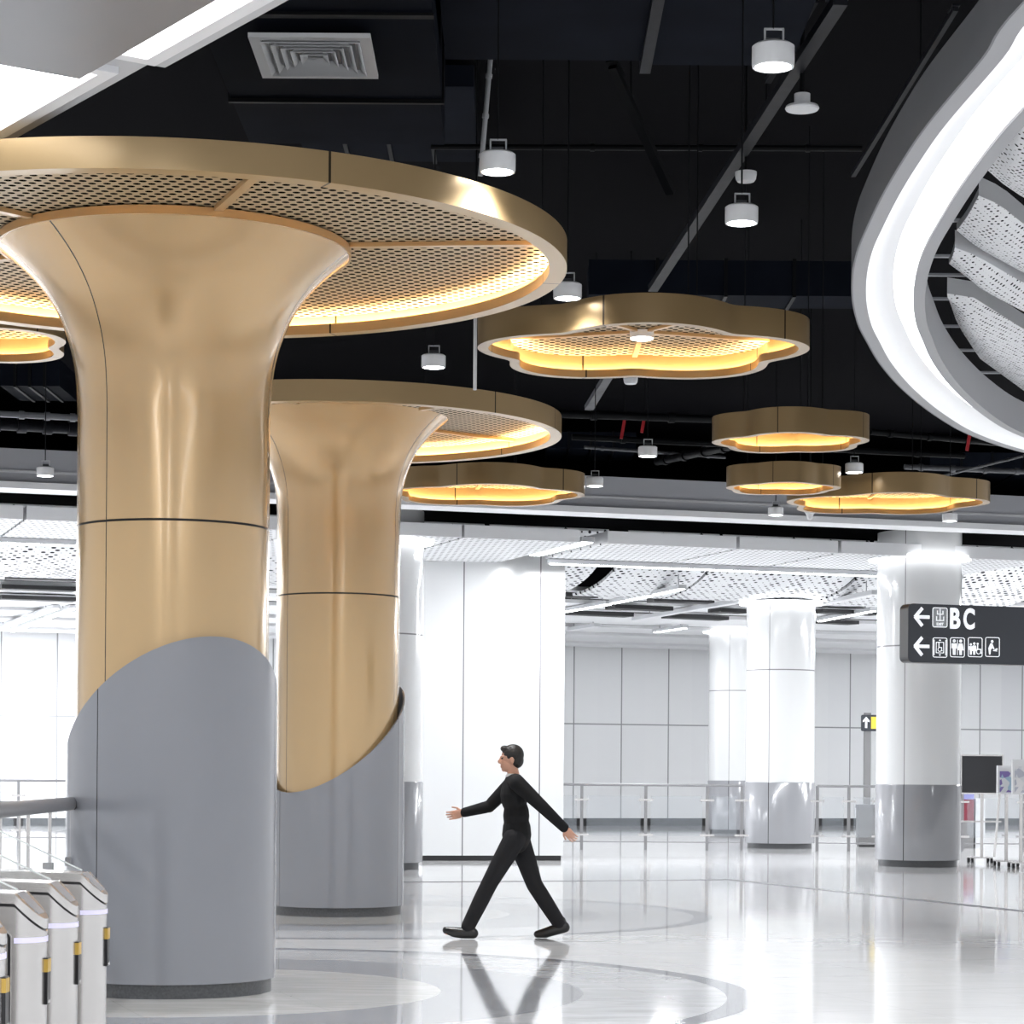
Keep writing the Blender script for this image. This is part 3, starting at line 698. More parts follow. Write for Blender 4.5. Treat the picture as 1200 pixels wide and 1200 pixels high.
# louvre rails behind the petals
for py in (258, 300, 322, 350, 382, 410, 436):
    a, b = PZ(1085, py, 5.75), PZ(1215, py + 2, 5.75)
    MB().bar(a - Vector((0, 0, LZ)) + Vector((.0, 0, 0)), b - Vector((0, 0, LZ)) + Vector((4.2, 0, 0)), .05, .02).build('louvre_rail', M_midgrey, t)
def petal(label, near, far, z=5.40, th=.13, bulge=.10):
    """near and far: pixel polylines of the lower near and far edge, left to right"""
    n = 16; m = 10
    def samp(poly, s_):
        L = [0]; pts = [PZ(p[0], p[1], z) for p in poly]
        for i in range(len(pts) - 1): L.append(L[-1] + (pts[i + 1] - pts[i]).length)
        q = s_ * L[-1]
        for i in range(len(pts) - 1):
            if q <= L[i + 1] + 1e-9: return pts[i].lerp(pts[i + 1], (q - L[i]) / max(1e-6, L[i + 1] - L[i]))
        return pts[-1]
    t0 = samp(near, 0)
    t = thing('ceiling_petal', label, 'ceiling panel', t0, 0, 'perforated petals inside the light ring')
    g = []
    for i in range(n + 1):
        a, b = samp(near, i / n), samp(far, i / n)
        for j in range(m + 1):
            p = a.lerp(b, j / m); p.z -= bulge * math.sin(PI * j / m) * min(1, i / 4 + .2); g.append(p - t0)
    vs = g + [p + Vector((0, 0, .02)) for p in g]; N = len(g); fs = []
    for i in range(n):
        for j in range(m):
            a = i * (m + 1) + j; q = (a, a + 1, a + m + 2, a + m + 1); fs.append(q); fs.append(tuple(x + N for x in q))
    MB().add(vs, fs).build('perforated_skin', M_petal, t, smooth=True)
    side = []
    bot = [g[i * (m + 1)] for i in range(n + 1)]
    e = MB(); vs = bot + [p + Vector((0, 0, th)) for p in bot] + [p + Vector((.01, .015, 0)) for p in bot] + [p + Vector((.01, .015, th)) for p in bot]
    K = n + 1; fs = []
    for i in range(n):
        fs += [(i, i + 1, K + i + 1, K + i), (2 * K + i, 3 * K + i, 3 * K + i + 1, 2 * K + i + 1)]
    e.add(vs, fs).build('edge_band', M_lightgrey, t, smooth=True)
    l = [g[j] for j in range(m + 1)]; K = m + 1
    MB().add(l + [p + Vector((0, 0, .05)) for p in l], [(j, j + 1, K + j + 1, K + j) for j in range(m)]).build('end_band', M_lightgrey, t)
    # suspended from the slab
    p = g[(n // 2) * (m + 1) + m // 2]
    MB().cyl(p.x, p.y, p.z + .02, 8.2 - t0.z, .01, 8).build('suspension_rod', M_pipe, t)
    return t
petal('topmost white perforated petal inside the light ring', [(1183, 143), (1200, 118), (1290, 20)], [(1158, 200), (1176, 216), (1200, 232), (1330, 300)], 5.45)
petal('second white perforated petal from the top inside the light ring', [(1147, 229), (1172, 240), (1200, 263), (1340, 345)], [(1121, 270), (1145, 290), (1200, 320), (1330, 372)], 5.45)
petal('third white perforated petal, narrow, inside the light ring', [(1119, 290), (1145, 300), (1200, 332), (1340, 395)], [(1112, 309), (1145, 334), (1200, 363), (1330, 410)], 5.40)
petal('lowest white perforated petal, pointed and curved, inside the light ring', [(1110, 344), (1140, 348), (1200, 386), (1330, 440)], [(1111, 348), (1122, 380), (1148, 420), (1200, 458), (1330, 500)], 5.40)

# ------------------------------------------------------------------ angular light, top left
ta, tb = Vector((.56, -.8285, 0)), Vector((.8285, .56, 0))
t = thing('angular_light', 'angular white ceiling light with stepped frames, top left corner', 'ceiling light', (-1.9, 12.9, 5.3))
Mx = Matrix((ta, tb, Vector((0, 0, 1)))).transposed().to_4x4()
def frame(mb, a0, a1, b0, b1, w, z0, z1):
    mb.box(a0, b0, z0, a1, b0 + w, z1, Mx).box(a0, b1 - w, z0, a1, b1, z1, Mx).box(a0, b0 + w, z0, a0 + w, b1 - w, z1, Mx).box(a1 - w, b0 + w, z0, a1, b1 - w, z1, Mx)
def light_box(a0, a1, b0, b1):
    f = MB(); frame(f, a0, a1, b0, b1, .13, .0, .2); f.build('brim', M_lightgrey, t)
    f = MB(); frame(f, a0 + .115, a1 - .115, b0 + .115, b1 - .115, .085, -.04, .16); f.build('frame', M_white, t)
    MB().box(a0 + .195, b0 + .195, -.02, a1 - .195, b1 - .195, .02, Mx).build('diffuser', M_diff, t)
light_box(0, 3.2, -.86, 0)
light_box(-2.6, -.01, -1.0, -.10)
M_gp = mat('grey_ceiling_board', (.20, .203, .213), .35, mottle=.06, bscale=2)
g = MB()
PNL = Vector((-2.3, 12.57, 0)) - Vector((-1.9, 12.9, 0)); pa, pb = PNL.dot(ta), PNL.dot(tb)
g.box(pa, pb - 2.2, -.16, 3.2, pb, -.10, Mx).build('grey_board', M_gp, t)
for a_, b_ in ((.6, -.4), (2.4, -.4), (-1.2, -.5)):
    p = Mx @ Vector((a_, b_, 0)); MB().cyl(p.x, p.y, .05, 2.9, .012, 8).build('suspension_rod', M_pipe, t)

# ------------------------------------------------------------------ hanging exit sign
def text_mesh(body, size, off=0., ext=.004):
    cu = bpy.data.curves.new('txt', 'FONT'); cu.body = body; cu.size = size; cu.extrude = ext; cu.offset = off; cu.resolution_u = 6
    o = bpy.data.objects.new('txt', cu); COL.objects.link(o)
    dg = bpy.context.evaluated_depsgraph_get(); me = bpy.data.meshes.new_from_object(o.evaluated_get(dg))
    bpy.data.objects.remove(o); bpy.data.curves.remove(cu); me.materials.clear(); return me
SY = 22.0; s0 = P(1064, 776, SY); px2m = SY / F
sg = thing('hanging_sign', 'charcoal hanging exit sign with arrows, letters BC and pictograms', 'sign', s0, HALL)
H_ = 69 * px2m; W_ = 3.0
def rrect(w, h, r, x=0, y=0, n=5):
    pts = []
    for cx, cy, a0 in ((w - r, h - r, 0), (r, h - r, 90), (r, r, 180), (w - r, r, 270)):
        for k in range(n + 1):
            a = math.radians(a0 + 90 * k / n); pts.append((x + cx + r * math.cos(a), y + cy + r * math.sin(a)))
    return pts
MB().prism_y(rrect(W_, H_, .05), 0, .16).build('board', M_sign, sg)
ca = math.cos(HALL)
def sx(px): return (px - 1064) * px2m / ca * 1.0
def sy(py, px=1064): return (776 + (px - 1064) * .035 - py) * px2m
def sign_poly(name, polys, m=M_sign_w, y=-.004):
    mb = MB()
    for p in polys: mb.prism_y(p, y, 0)
    return mb.build(name, m, sg)
def frame_poly(mb, x0, y0, x1, y1, w, r):
    o = rrect(x1 - x0, y1 - y0, r, x0, y0); i = rrect(x1 - x0 - 2 * w, y1 - y0 - 2 * w, max(.002, r - w), x0 + w, y0 + w); n = len(o)
    vs = [(p[0], -.004, p[1]) for p in o] + [(p[0], -.004, p[1]) for p in i] + [(p[0], 0, p[1]) for p in o] + [(p[0], 0, p[1]) for p in i]
    fs = []
    for k in range(n):
        q = (k + 1) % n; fs += [(k, q, n + q, n + k), (2 * n + k, 3 * n + k, 3 * n + q, 2 * n + q), (k, 2 * n + k, 2 * n + q, q), (n + k, n + q, 3 * n + q, 3 * n + k)]
    mb.add(vs, fs)
def arrow(cy_px):
    y = sy(cy_px, 1080); x0, x1 = sx(1072.5), sx(1090.5); w = .016; d = 10.5 * px2m
    def stroke(ax, ay, bx, by):
        v = Vector((bx - ax, by - ay)).normalized() * w; nrm = Vector((-v.y, v.x))
        return [(ax - v.x * .3 + nrm.x, ay - v.y * .3 + nrm.y), (ax - v.x * .3 - nrm.x, ay - v.y * .3 - nrm.y), (bx - nrm.x, by - nrm.y), (bx + nrm.x, by + nrm.y)]
    mb = MB()
    for q in (stroke(x0 + .012, y, x1, y), stroke(x0, y, x0 + d * .9, y + d), stroke(x0, y, x0 + d * .9, y - d)): mb.prism_y(q, -.004, 0)
    mb.build('arrow', M_sign_w, sg)
arrow(723); arrow(757.5)
# exit pictogram
ex0, ex1, ey0, ey1 = sx(1094), sx(1113), sy(735.5, 1103), sy(712, 1103)
mb = MB(); mb.prism_y(rrect(ex1 - ex0, ey1 - ey0, .02, ex0, ey0), -.003, 0); ei = mb.build('exit_pictogram', M_sign_g, sg)
mb = MB(); frame_poly(mb, ex0, ey0, ex1, ey1, .008, .02)
xm = (ex0 + ex1) / 2; b_ = .0075
for q in ((xm - b_ / 2, ey0 + .06, xm + b_ / 2, ey0 + .172), (xm - .033, ey0 + .118, xm + .033, ey0 + .126), (xm - .033, ey0 + .118, xm - .025, ey0 + .155), (xm + .025, ey0 + .118, xm + .033, ey0 + .155),
          (xm - .041, ey0 + .060, xm + .041, ey0 + .068), (xm - .041, ey0 + .06, xm - .033, ey0 + .102), (xm + .033, ey0 + .06, xm + .041, ey0 + .102)):
    mb.box(q[0], -.007, q[1], q[2], -.003, q[3])
mb.build('exit_symbol', M_sign_w, ei)
def put_text(name, body, size, x, y, parent, off=0., m=M_sign_w, dy=-.004, w=None):
    me = text_mesh(body, size, off); me.materials.append(m); me.name = name
    o = bpy.data.objects.new(name, me); COL.objects.link(o); o.parent = parent; o.rotation_euler = (PI / 2, 0, 0); o.location = (x, dy, y)
    if w:
        xs = [v.co.x for v in me.vertices]; k = w / (max(xs) - min(xs)); mn = min(xs)
        for v in me.vertices: v.co.x = (v.co.x - mn) * k
    return o
put_text('exit_text', 'EXIT', .036, xm - .036, ey0 + .018, ei, .0012, w=.072, dy=-.005)
put_text('letter', 'B', 23 * px2m / .70, sx(1116), sy(736.3, 1125), sg, .009, w=.108)
put_text('letter', 'C', 23 * px2m / .70, sx(1133), sy(736.8, 1140), sg, .009, w=.118)
# pictogram row
def disc_poly(x, y, r, n=12): return [(x + r * math.cos(2 * PI * k / n), y + r * math.sin(2 * PI * k / n)) for k in range(n)]
def man(x, y, s_, skirt=False):
    p = [disc_poly(x, y + .118 * s_, .014 * s_)]
    p.append([(x - .024 * s_, y + .098 * s_), (x - .024 * s_, y + .055 * s_), (x - .014 * s_, y + .055 * s_), (x - .012 * s_, y), (x + .012 * s_, y), (x + .014 * s_, y + .055 * s_), (x + .024 * s_, y + .055 * s_), (x + .024 * s_, y + .098 * s_)][::-1]
             if not skirt else [(x - .018 * s_, y + .098 * s_), (x - .03 * s_, y + .04 * s_), (x - .012 * s_, y + .04 * s_), (x - .012 * s_, y), (x + .012 * s_, y), (x + .012 * s_, y + .04 * s_), (x + .03 * s_, y + .04 * s_), (x + .018 * s_, y + .098 * s_)][::-1])
    return p
def chair_user(x, y, s_):
    out = []
    n = 16
    for k in range(n):
        a0, a1 = 2 * PI * k / n, 2 * PI * (k + 1) / n
        if 0.3 < a0 < 1.4: continue
        R0, R1 = .030 * s_, .022 * s_
        out.append([(x + R0 * math.cos(a0), y + R0 * math.sin(a0)), (x + R0 * math.cos(a1), y + R0 * math.sin(a1)), (x + R1 * math.cos(a1), y + R1 * math.sin(a1)), (x + R1 * math.cos(a0), y + R1 * math.sin(a0))])
    out += [disc_poly(x - .012 * s_, y + .085 * s_, .012 * s_), [(x - .018 * s_, y + .072 * s_), (x - .018 * s_, y + .02 * s_), (x + .03 * s_, y + .02 * s_), (x + .03 * s_, y + .03 * s_), (x - .006 * s_, y + .032 * s_), (x - .006 * s_, y + .072 * s_)],
            [(x + .022 * s_, y + .03 * s_), (x + .022 * s_, y - .02 * s_), (x + .04 * s_, y - .02 * s_), (x + .04 * s_, y - .01 * s_), (x + .032 * s_, y - .01 * s_), (x + .032 * s_, y + .03 * s_)]]
    return out
icons = [(1094.5, 'lift'), (1116.5, 'toilet'), (1139, 'accessible'), (1161, 'baby')]
for px, kind in icons:
    x0, x1, y0, y1 = sx(px), sx(px + 18.5), sy(771, px + 9), sy(747.5, px + 9)
    mb = MB(); frame_poly(mb, x0, y0, x1, y1, .007, .02)
    fr = mb.build('pictogram_frame', M_sign_w, sg)
    xm = (x0 + x1) / 2; yb = y0 + .022; mb = MB(); polys = []
    if kind == 'lift':
        mb.box(x0 + .012, -.004, y0 + .02, x0 + .020, 0, y1 - .02).box(x1 - .020, -.004, y0 + .02, x1 - .012, 0, y1 - .02)
        frame_poly(mb, xm - .042, y0 + .040, xm + .042, y1 - .040, .007, .006)
        polys = chair_user(xm - .002, y0 + .075, .72) + [[(xm - .012, y1 - .03), (xm + .012, y1 - .03), (xm, y1 - .014)], [(xm, y0 + .014), (xm + .012, y0 + .03), (xm - .012, y0 + .03)]]
    elif kind == 'toilet':
        polys = man(xm - .034, yb, 1.1) + man(xm + .034, yb, 1.1, True) + [[(xm - .003, yb), (xm + .003, yb), (xm + .003, y1 - .022), (xm - .003, y1 - .022)]]
    elif kind == 'accessible':
        polys = man(xm - .046, yb, .80) + man(xm - .010, yb, .88, True) + chair_user(xm + .036, yb + .030, .85)
    else:
        polys = [disc_poly(xm - .004, yb + .122, .014), [(xm - .035, yb), (xm - .022, yb), (xm - .016, yb + .05), (xm + .004, yb + .062), (xm + .014, yb + .046), (xm + .022, yb + .052), (xm + .006, yb + .084), (xm - .004, yb + .105), (xm - .022, yb + .104), (xm - .044, yb + .06)],
                 [(xm + .004, yb + .034), (xm + .05, yb + .030), (xm + .05, yb + .038), (xm + .012, yb + .042)], disc_poly(xm + .046, yb + .052, .009, 8), [(xm + .018, yb + .044), (xm + .038, yb + .040), (xm + .036, yb + .056)]]
    for q in polys: mb.prism_y(q, -.004, 0)
    mb.build('pictogram', M_sign_w, fr)
for k in (1.55, 2.75): MB().cyl(k, .08, H_, 8.2 - s0.z, .018, 12).build('hanger_rod', M_strut, sg)

# ------------------------------------------------------------------ post sign, bin, stands on the right
c = PZ(1015.5, 982, 0); c.z = 0
ps = thing('post_sign', 'grey post with small arrow sign, left of the right white column', 'sign', c)
ppm = c.y / F
MB().box(-.08, -.08, 0, .08, .08, 3.05).build('post', M_bin, ps)
MB().prism_y(rrect(.86, .40, .04, -.17, 2.60), -.14, -.085).build('sign_board', M_sign, ps)
MB().prism_y([(-.075, 2.68), (-.025, 2.68), (-.025, 2.85), (.03, 2.82), (.03, 2.86), (-.05, 2.95), (-.13, 2.86), (-.13, 2.82), (-.075, 2.85)], -.146, -.14).build('arrow', M_sign_w, ps)
MB().prism_y([(.07, 2.66), (.40, 2.66), (.40, 2.95), (.07, 2.95)], -.146, -.14).build('yellow_panel', M_yellow, ps)
MB().prism_y([(.20, 2.42), (.26, 2.42), (.26, 2.60), (.20, 2.60)], -.13, -.09).build('camera_bracket', M_black, ps)
c = PZ(1014, 991, 0); c.z = 0
bn = thing('litter_bin', 'grey metal litter bin behind the railing, left of the right white column', 'bin', c + Vector((-.02, -.6, 0)))
MB().box(-.22, 0, .03, .20, .35, .82).build('body', M_bin, bn)
MB().box(-.235, -.015, .82, .215, .365, .90).build('lid', M_steel_d, bn)
MB().box(-.2, .02, 0, .18, .33, .03).build('base', M_black, bn)

def caster_base(t, xs, ys, zt=.09):
    for x in xs:
        for y in ys:
            o = MB().tube([(x - .02, y, .042), (x + .02, y, .042)], .042, 14).build('caster', M_black, t, smooth=True)
Ym = 41.9
m0 = P(1149, 1012, Ym); m0.z = 0
mo = thing('display_stand', 'black framed board on a wheeled silver stand beside the right white column', 'display', (m0.x, m0.y, 0))
k = Ym / F
zb, zt = P(1149, 929, Ym).z, P(1149, 886, Ym).z
MB().box(-.345, -.03, zb, .36, .0, zt).build('screen', mat('screen_black', (.02, .021, .025), .3), mo)
f = MB(); f.box(-.365, -.04, zt, .38, .01, zt + .025).box(-.365, -.04, zb - .025, .38, .01, zb).box(-.365, -.04, zb, -.345, .01, zt).box(.36, -.04, zb, .38, .01, zt); f.build('screen_frame', M_steel, mo)
MB().box(.0, .011, .10, .05, .05, zt).build('pole', M_steel, mo)
MB().box(-.20, -.2, .085, .18, .2, .105).build('foot_plate', M_steel, mo)
MB().box(-.35, .0, zb - .52, .36, .02, zb - .49).build('crossbar', M_steel, mo)
MB().bar((.33, 0, zb), (.26, .1, .10), .03, .03).build('slanted_leg', M_steel, mo)
caster_base(mo, (-.18, .16), (-.16, .16))
c = PZ(1132, 994, 0)
kb = thing('ticket_kiosk', 'maroon and grey cabinet partly hidden behind the black board', 'kiosk', (c.x, c.y, 0))
MB().box(-.16, 0, 0, .16, .4, .58).build('lower_cabinet', M_bin, kb)
MB().box(-.16, -.01, .58, .16, .4, 1.03).build('maroon_panel', M_maroon, kb)
MB().box(-.16, -.02, 1.03, .16, .4, 1.18).build('top_panel', mat('violet_poster', (.20, .21, .42), .5), kb)
MB().box(.20, 0, 0, .40, .3, 1.05).build('side_unit', M_lightgrey, kb)
def rack(label, px, py, w, ph, bcol, tilt=.12):
    c = PZ(px, py, 0); t = thing('brochure_stand', label, 'stand', (c.x, c.y, 0))
    MB().box(-.025, -.02, .09, .025, .03, 1.45).build('pole', M_steel, t)
    MB().box(-.18, -.2, .08, .18, .2, .10).build('foot_plate', M_steel, t)
    MB().prism([(-w / 2, -.10), (w / 2, -.10), (w / 2, .02), (-w / 2, .02)], 1.22, 1.22 + ph).build('holder', M_white, t)
    MB().box(-w / 2 + .03, -.115, 1.25, w / 2 - .03, -.102, 1.22 + ph * .8).build('leaflet', bcol, t)
    MB().box(-.02, .03, .5, .02, .3, .53).build('stretcher', M_steel, t)
    caster_base(t, (-.16, .16), (-.17, .17))
    return t
def leaflet_mat(name, a, b, c):
    m, nt, bs = new_mat(name); n = nt.nodes.new('ShaderNodeTexVoronoi'); n.inputs['Scale'].default_value = 9
    tc = nt.nodes.new('ShaderNodeTexCoord'); nt.links.new(tc.outputs['Object'], n.inputs['Vector'])
    sp = nt.nodes.new('ShaderNodeSeparateXYZ'); nt.links.new(n.outputs['Color'], sp.inputs[0])
    k = mixcol(nt, mnode(nt, 'GREATER_THAN', sp.outputs[0], .55), a, b); nt.links.new(mixcol(nt, mnode(nt, 'GREATER_THAN', sp.outputs[1], .8), k, c), bs.inputs['Base Color']); return m
rack('wheeled brochure stand with colourful leaflets right of the black board', 1179, 1015, .34, .48, leaflet_mat('leaflet_print', (.7, .72, .75), (.35, .5, .62), (.2, .15, .4)))
rack('white wheeled brochure stand cut by the right frame edge', 1196, 1017, .32, .58, leaflet_mat('leaflet_print_pale', (.8, .8, .82), (.7, .72, .75), (.5, .52, .6)))

# ------------------------------------------------------------------ glass railings of the far hall
def railing(label, pts, h=1.30, post_at=None):
    a = Vector((pts[0][0], pts[0][1], 0)); t = thing('glass_railing', label, 'railing', a)
    P0 = [Vector((x, y, 0)) - a for x, y in pts]
    up = Vector((0, 0, 1))
    for i in range(len(P0) - 1):
        MB().tube([P0[i] + up * h, P0[i + 1] + up * h], .028, 12).build('top_rail', M_steel_d, t, smooth=True)
        MB().tube([P0[i] + up * .16, P0[i + 1] + up * .16], .012, 8).build('bottom_rail', M_steel_d, t, smooth=True)
        d = (P0[i + 1] - P0[i]).normalized() * .10
        MB().bar(P0[i] + d + up * .68, P0[i + 1] - d + up * .68, .012, .80).build('glass_panel', M_glass_d, t)
    for i, p in enumerate(P0):
        MB().box(p.x - .03, p.y - .02, 0, p.x + .03, p.y + .02, h).build('post', M_steel_d, t)
        for z in (.30, 1.0):
            c_ = MB().box(p.x - .14, p.y - .03, z - .02, p.x + .14, p.y + .0, z + .02).build('glass_clamp', M_steel, t)
    return t
def fl(px, Y): q = P(px, 900, Y); return (q.x, q.y)
railing('glass railing with steel posts between the white wall block and middle column', [fl(612, 47.9), fl(682, 47.8), fl(757, 47.8), fl(829, 47.8), fl(869.5, 47.9)])
railing('short glass railing between the middle and the right white columns', [fl(958, 47.9), fl(995, 47.8), fl(1030, 47.8)])
railing('glass railing stretch right of the right white column, behind the stands', [fl(1128, 48.2), fl(1200, 48.2)])
railing('glass railing at far left, left of the big gold column', [fl(-60, 48), fl(22, 48), fl(100, 48)])

# ------------------------------------------------------------------ near handrail at the big column
t = thing('handrail', 'thick grey handrail with glass balustrade running into the big gold column', 'railing', (0, 0, 0))
r0, r1, r2 = P(77, 942.5, 16.15), P(0, 950, 13.2), P(-40, 954, 12.0)
r1.z = r0.z = r2.z = 1.28
r0.x += .05
MB().tube([r0, r0.lerp(r1, .5), r1, r2], .045, 20).build('rail_tube', M_steel_d, t, smooth=True)
for a, b in ((r0, r1), (r1, r2)):
    a2, b2 = Vector(a), Vector(b); d = (b2 - a2).normalized() * .05
    for q in (a2, b2): q.z = 0
    MB().bar(a2 + d + Vector((0, 0, .62)), b2 - d + Vector((0, 0, .62)), .014, .98).build('glass_panel', M_glass_d, t)
for s_ in (.02, .36, .66, 1.0):
    q = r0.lerp(r1, s_); MB().cyl(q.x, q.y, 0, 1.26, .012, 10).build('post', M_steel, t)
    MB().box(q.x - .04, q.y - .03, .86, q.x + .02, q.y + .03, .92).build('glass_clamp', M_steel_d, t)
t = thing('handrail', 'dark low handrail line behind the thick grey handrail at far left', 'railing', (0, 0, 0))
a, b = P(-80, 940, 26), P(62, 941, 27); MB().tube([a, b], .02, 10).build('rail_tube', M_steel_d, t, smooth=True)
for s_ in (0, .35, .72): q = a.lerp(b, s_); MB().cyl(q.x, q.y, 0, q.z, .012, 8).build('post', M_steel, t)

# ------------------------------------------------------------------ ticket gates
def gate():
    t = thing('ticket_gate', '', 'gate', (0, 0, 0), 0, 'ticket gates at the lower left')
    L = 1.9; hw = .125; ch = .108; H0 = .93
    def plan(g, nb=10):
        """outline, bullnose at x=0 (g grows it)"""
        pts = []
        for k in range(nb + 1):
            a = -PI / 2 + PI * k / nb; pts.append((-.10 + (.10 + g) * math.cos(a), (hw + g) * math.sin(a)))
        for k in range(8): pts.append((-.10 - (L - .10) * (k + 1) / 8, hw + g))
        for k in range(8): pts.append((-L + (L - .10) * k / 8, -hw - g))
        return pts
    def ztop(x): return min(H0 + ch, H0 + max(0, -x))
    def loft(name, g, lo, hi, m):
        """between offsets lo and hi under the sloping top"""
        pts = plan(g); n = len(pts); mb = MB()
        # subdivide chamfer: use per-vertex height
        zl = [(0 if lo is None else ztop(min(0, x)) - lo) for x, y in pts]; zh = [ztop(min(0, x)) - hi for x, y in pts]
        vs = [(p[0], p[1], z) for p, z in zip(pts, zl)] + [(p[0], p[1], z) for p, z in zip(pts, zh)]
        fs = [(i, (i + 1) % n, n + (i + 1) % n, n + i) for i in range(n)]
        # caps as strips between mirrored vertices
        nb = 10
        pair = [(i, nb - i) for i in range(nb // 2 + 1)]
        for o_ in (0, n):
            for i in range(nb // 2):
                a, b = i, nb - i; a2, b2 = i + 1, nb - i - 1
                fs.append(tuple(dict.fromkeys((o_ + a, o_ + a2, o_ + b2, o_ + b))))
            left = [0] + list(range(n - 1, n - 9, -1)); right = [nb] + list(range(nb + 1, nb + 9))
            for i in range(8): fs.append((o_ + left[i], o_ + right[i], o_ + right[i + 1], o_ + left[i + 1]))
        mb.add(vs, fs); return mb.build(name, m, t, smooth=True)
    loft('cabinet', 0, None, .05, M_steel)
    loft('gasket', -.004, .052, .038, M_black)
    loft('top_cover', .004, .038, 0, M_steel)
    mb = MB()
    for k in range(20):
        a0, a1 = -PI / 2 + PI * k / 20, -PI / 2 + PI * (k + 1) / 20
        q = [(-.10 + (.1 + r) * math.cos(a), (hw + r) * math.sin(a)) for a, r in ((a0, .003), (a1, .003), (a1, -.004), (a0, -.004))]
        mb.prism(q, .842, .862)
    mb.build('light_band', M_violet, t)
    # reader on the end
    rd = MB().box(-.012, -.03, .60, .010, .03, .78).build('card_reader', M_black, t)
    MB().box(-.0125, -.031, .725, .0115, .031, .775).build('reader_mark', M_amber, rd)
    MB().box(.0105, -.024, .605, .0125, .024, .618).build('reader_slot', M_steel, rd)
    # end lens on the slope
    mb = MB()
    mb.add([(-.02, -.06, H0 + .018 + .004), (-.10, -.07, H0 + .098 + .004), (-.10, .07, H0 + .098 + .004), (-.02, .06, H0 + .018 + .004), (-.02, -.06, H0 + .01), (-.10, -.07, H0 + .09), (-.10, .07, H0 + .09), (-.02, .06, H0 + .01)],
           [(0, 1, 2, 3), (4, 7, 6, 5), (0, 4, 5, 1), (1, 5, 6, 2), (2, 6, 7, 3), (3, 7, 4, 0)])
    mb.build('status_window', M_window, t)
    # side panels
    for s_ in (-1, 1):
        y0, y1 = (-hw - .012, -hw - .0005) if s_ < 0 else (hw + .0005, hw + .012)
        poly = [(-1.8, .06), (-.11, .06), (-.11, .87), (-.175, .935), (-1.8, .935)]
        MB().prism_y(poly, y0, y1).build('side_panel', M_steel, t)
        y2, y3 = (y0 - .0015, y0) if s_ < 0 else (y1, y1 + .0015)
        mb = MB()
        pl = [(-.116, .06), (-.116, .868), (-.177, .929), (-1.8, .929)]
        for i in range(3):
            a, b = Vector(pl[i]), Vector(pl[i + 1]); d = (b - a).normalized() * .005; nrm = Vector((-d.y, d.x))
            mb.prism_y([tuple(a - nrm), tuple(b - nrm), tuple(b + nrm), tuple(a + nrm)], y2, y3)
        mb.build('panel_joint', M_black, t)
        mb = MB()
        for x, z in ((-.24, .16), (-.22, .78)): mb.tube([(x, y2 - .002, z), (x, y3 + .002, z)], .012, 12)
        mb.build('lock', M_black, t, smooth=True)
    wing = MB().prism_y([(-.115, 1.038), (-1.5, 1.038), (-1.5, 1.36), (-.80, 1.36)], -.006, .006).build('glass_wing', M_glass, t)
    mb = MB().bar((-.115, 0, 1.041), (-.80, 0, 1.363), .014, .006).bar((-.80, 0, 1.363), (-1.5, 0, 1.363), .014, .006); mb.build('glass_edge', M_edge, wing)
    MB().box(-1.6, -.008, 1.0, -1.5, .008, 1.34).build('wing_post', M_steel, t)
    return t
g0_ = gate()
gl = [(125, 11.05, 'farthest ticket gate, touching the big gold column in view'), (91, 10.1, 'second farthest ticket gate from the big gold column'), (55, 9.22, 'third farthest ticket gate, with glowing violet band in full view'), (6, 8.35, 'nearest ticket gate, cut by the left frame edge')]
for i, (px, Y, lab) in enumerate(gl):
    q = P(px, 1060, Y); o = g0_ if i == 0 else copy_tree(g0_)
    o.location = (q.x, Y, 0); o['label'] = lab

# ------------------------------------------------------------------ walking person
def remesh(mb_list, voxel, smooth=2):
    """fuse overlapping shapes into one continuous surface"""
    me = bpy.data.meshes.new('tmp'); v = []; f = []
    for m_ in mb_list:
        o = len(v); v += m_.v; f += [tuple(i + o for i in q) for q in m_.f]
    me.from_pydata(v, [], f); me.update()
    bm = bmesh.new(); bm.from_mesh(me); bmesh.ops.recalc_face_normals(bm, faces=bm.faces); bm.to_mesh(me); bm.free()
    o = bpy.data.objects.new('tmp', me); COL.objects.link(o)
    r = o.modifiers.new('r', 'REMESH'); r.mode = 'VOXEL'; r.voxel_size = voxel
    s_ = o.modifiers.new('s', 'SMOOTH'); s_.iterations = smooth; s_.factor = .5
    dg = bpy.context.evaluated_depsgraph_get(); out = bpy.data.meshes.new_from_object(o.evaluated_get(dg))
    bpy.data.objects.remove(o); bpy.data.meshes.remove(me)
    out.polygons.foreach_set('use_smooth', [True] * len(out.polygons)); out.materials.clear()
    return out
def limb(pts, rs, seg=16, sub=4):
    pts = [Vector(p) for p in pts]; P_, R_ = [], []
    for i in range(len(pts) - 1):
        for k in range(sub):
            s_ = k / sub; P_.append(pts[i].lerp(pts[i + 1], s_)); R_.append(rs[i] + (rs[i + 1] - rs[i]) * s_)
    P_.append(pts[-1]); R_.append(rs[-1])
    mb = MB().tube(P_, 1, seg, R_)
    for p, r in zip(pts, rs): ell(mb, p, (r, r, r))
    return mb
def ell(mb, c, r, rot=None, seg=18, rings=10):
    vs = []; c = Vector(c)
    for i in range(rings + 1):
        a = PI * i / rings
        for k in range(seg):
            b = 2 * PI * k / seg; p = Vector((r[0] * math.sin(a) * math.cos(b), r[1] * math.sin(a) * math.sin(b), r[2] * math.cos(a)))
            vs.append(c + (rot @ p if rot else p))
    fs = [(i * seg + k, i * seg + (k + 1) % seg, (i + 1) * seg + (k + 1) % seg, (i + 1) * seg + k) for i in range(rings) for k in range(seg)]
    mb.add(vs, fs); return mb
pp = PZ(604, 1100, 0)
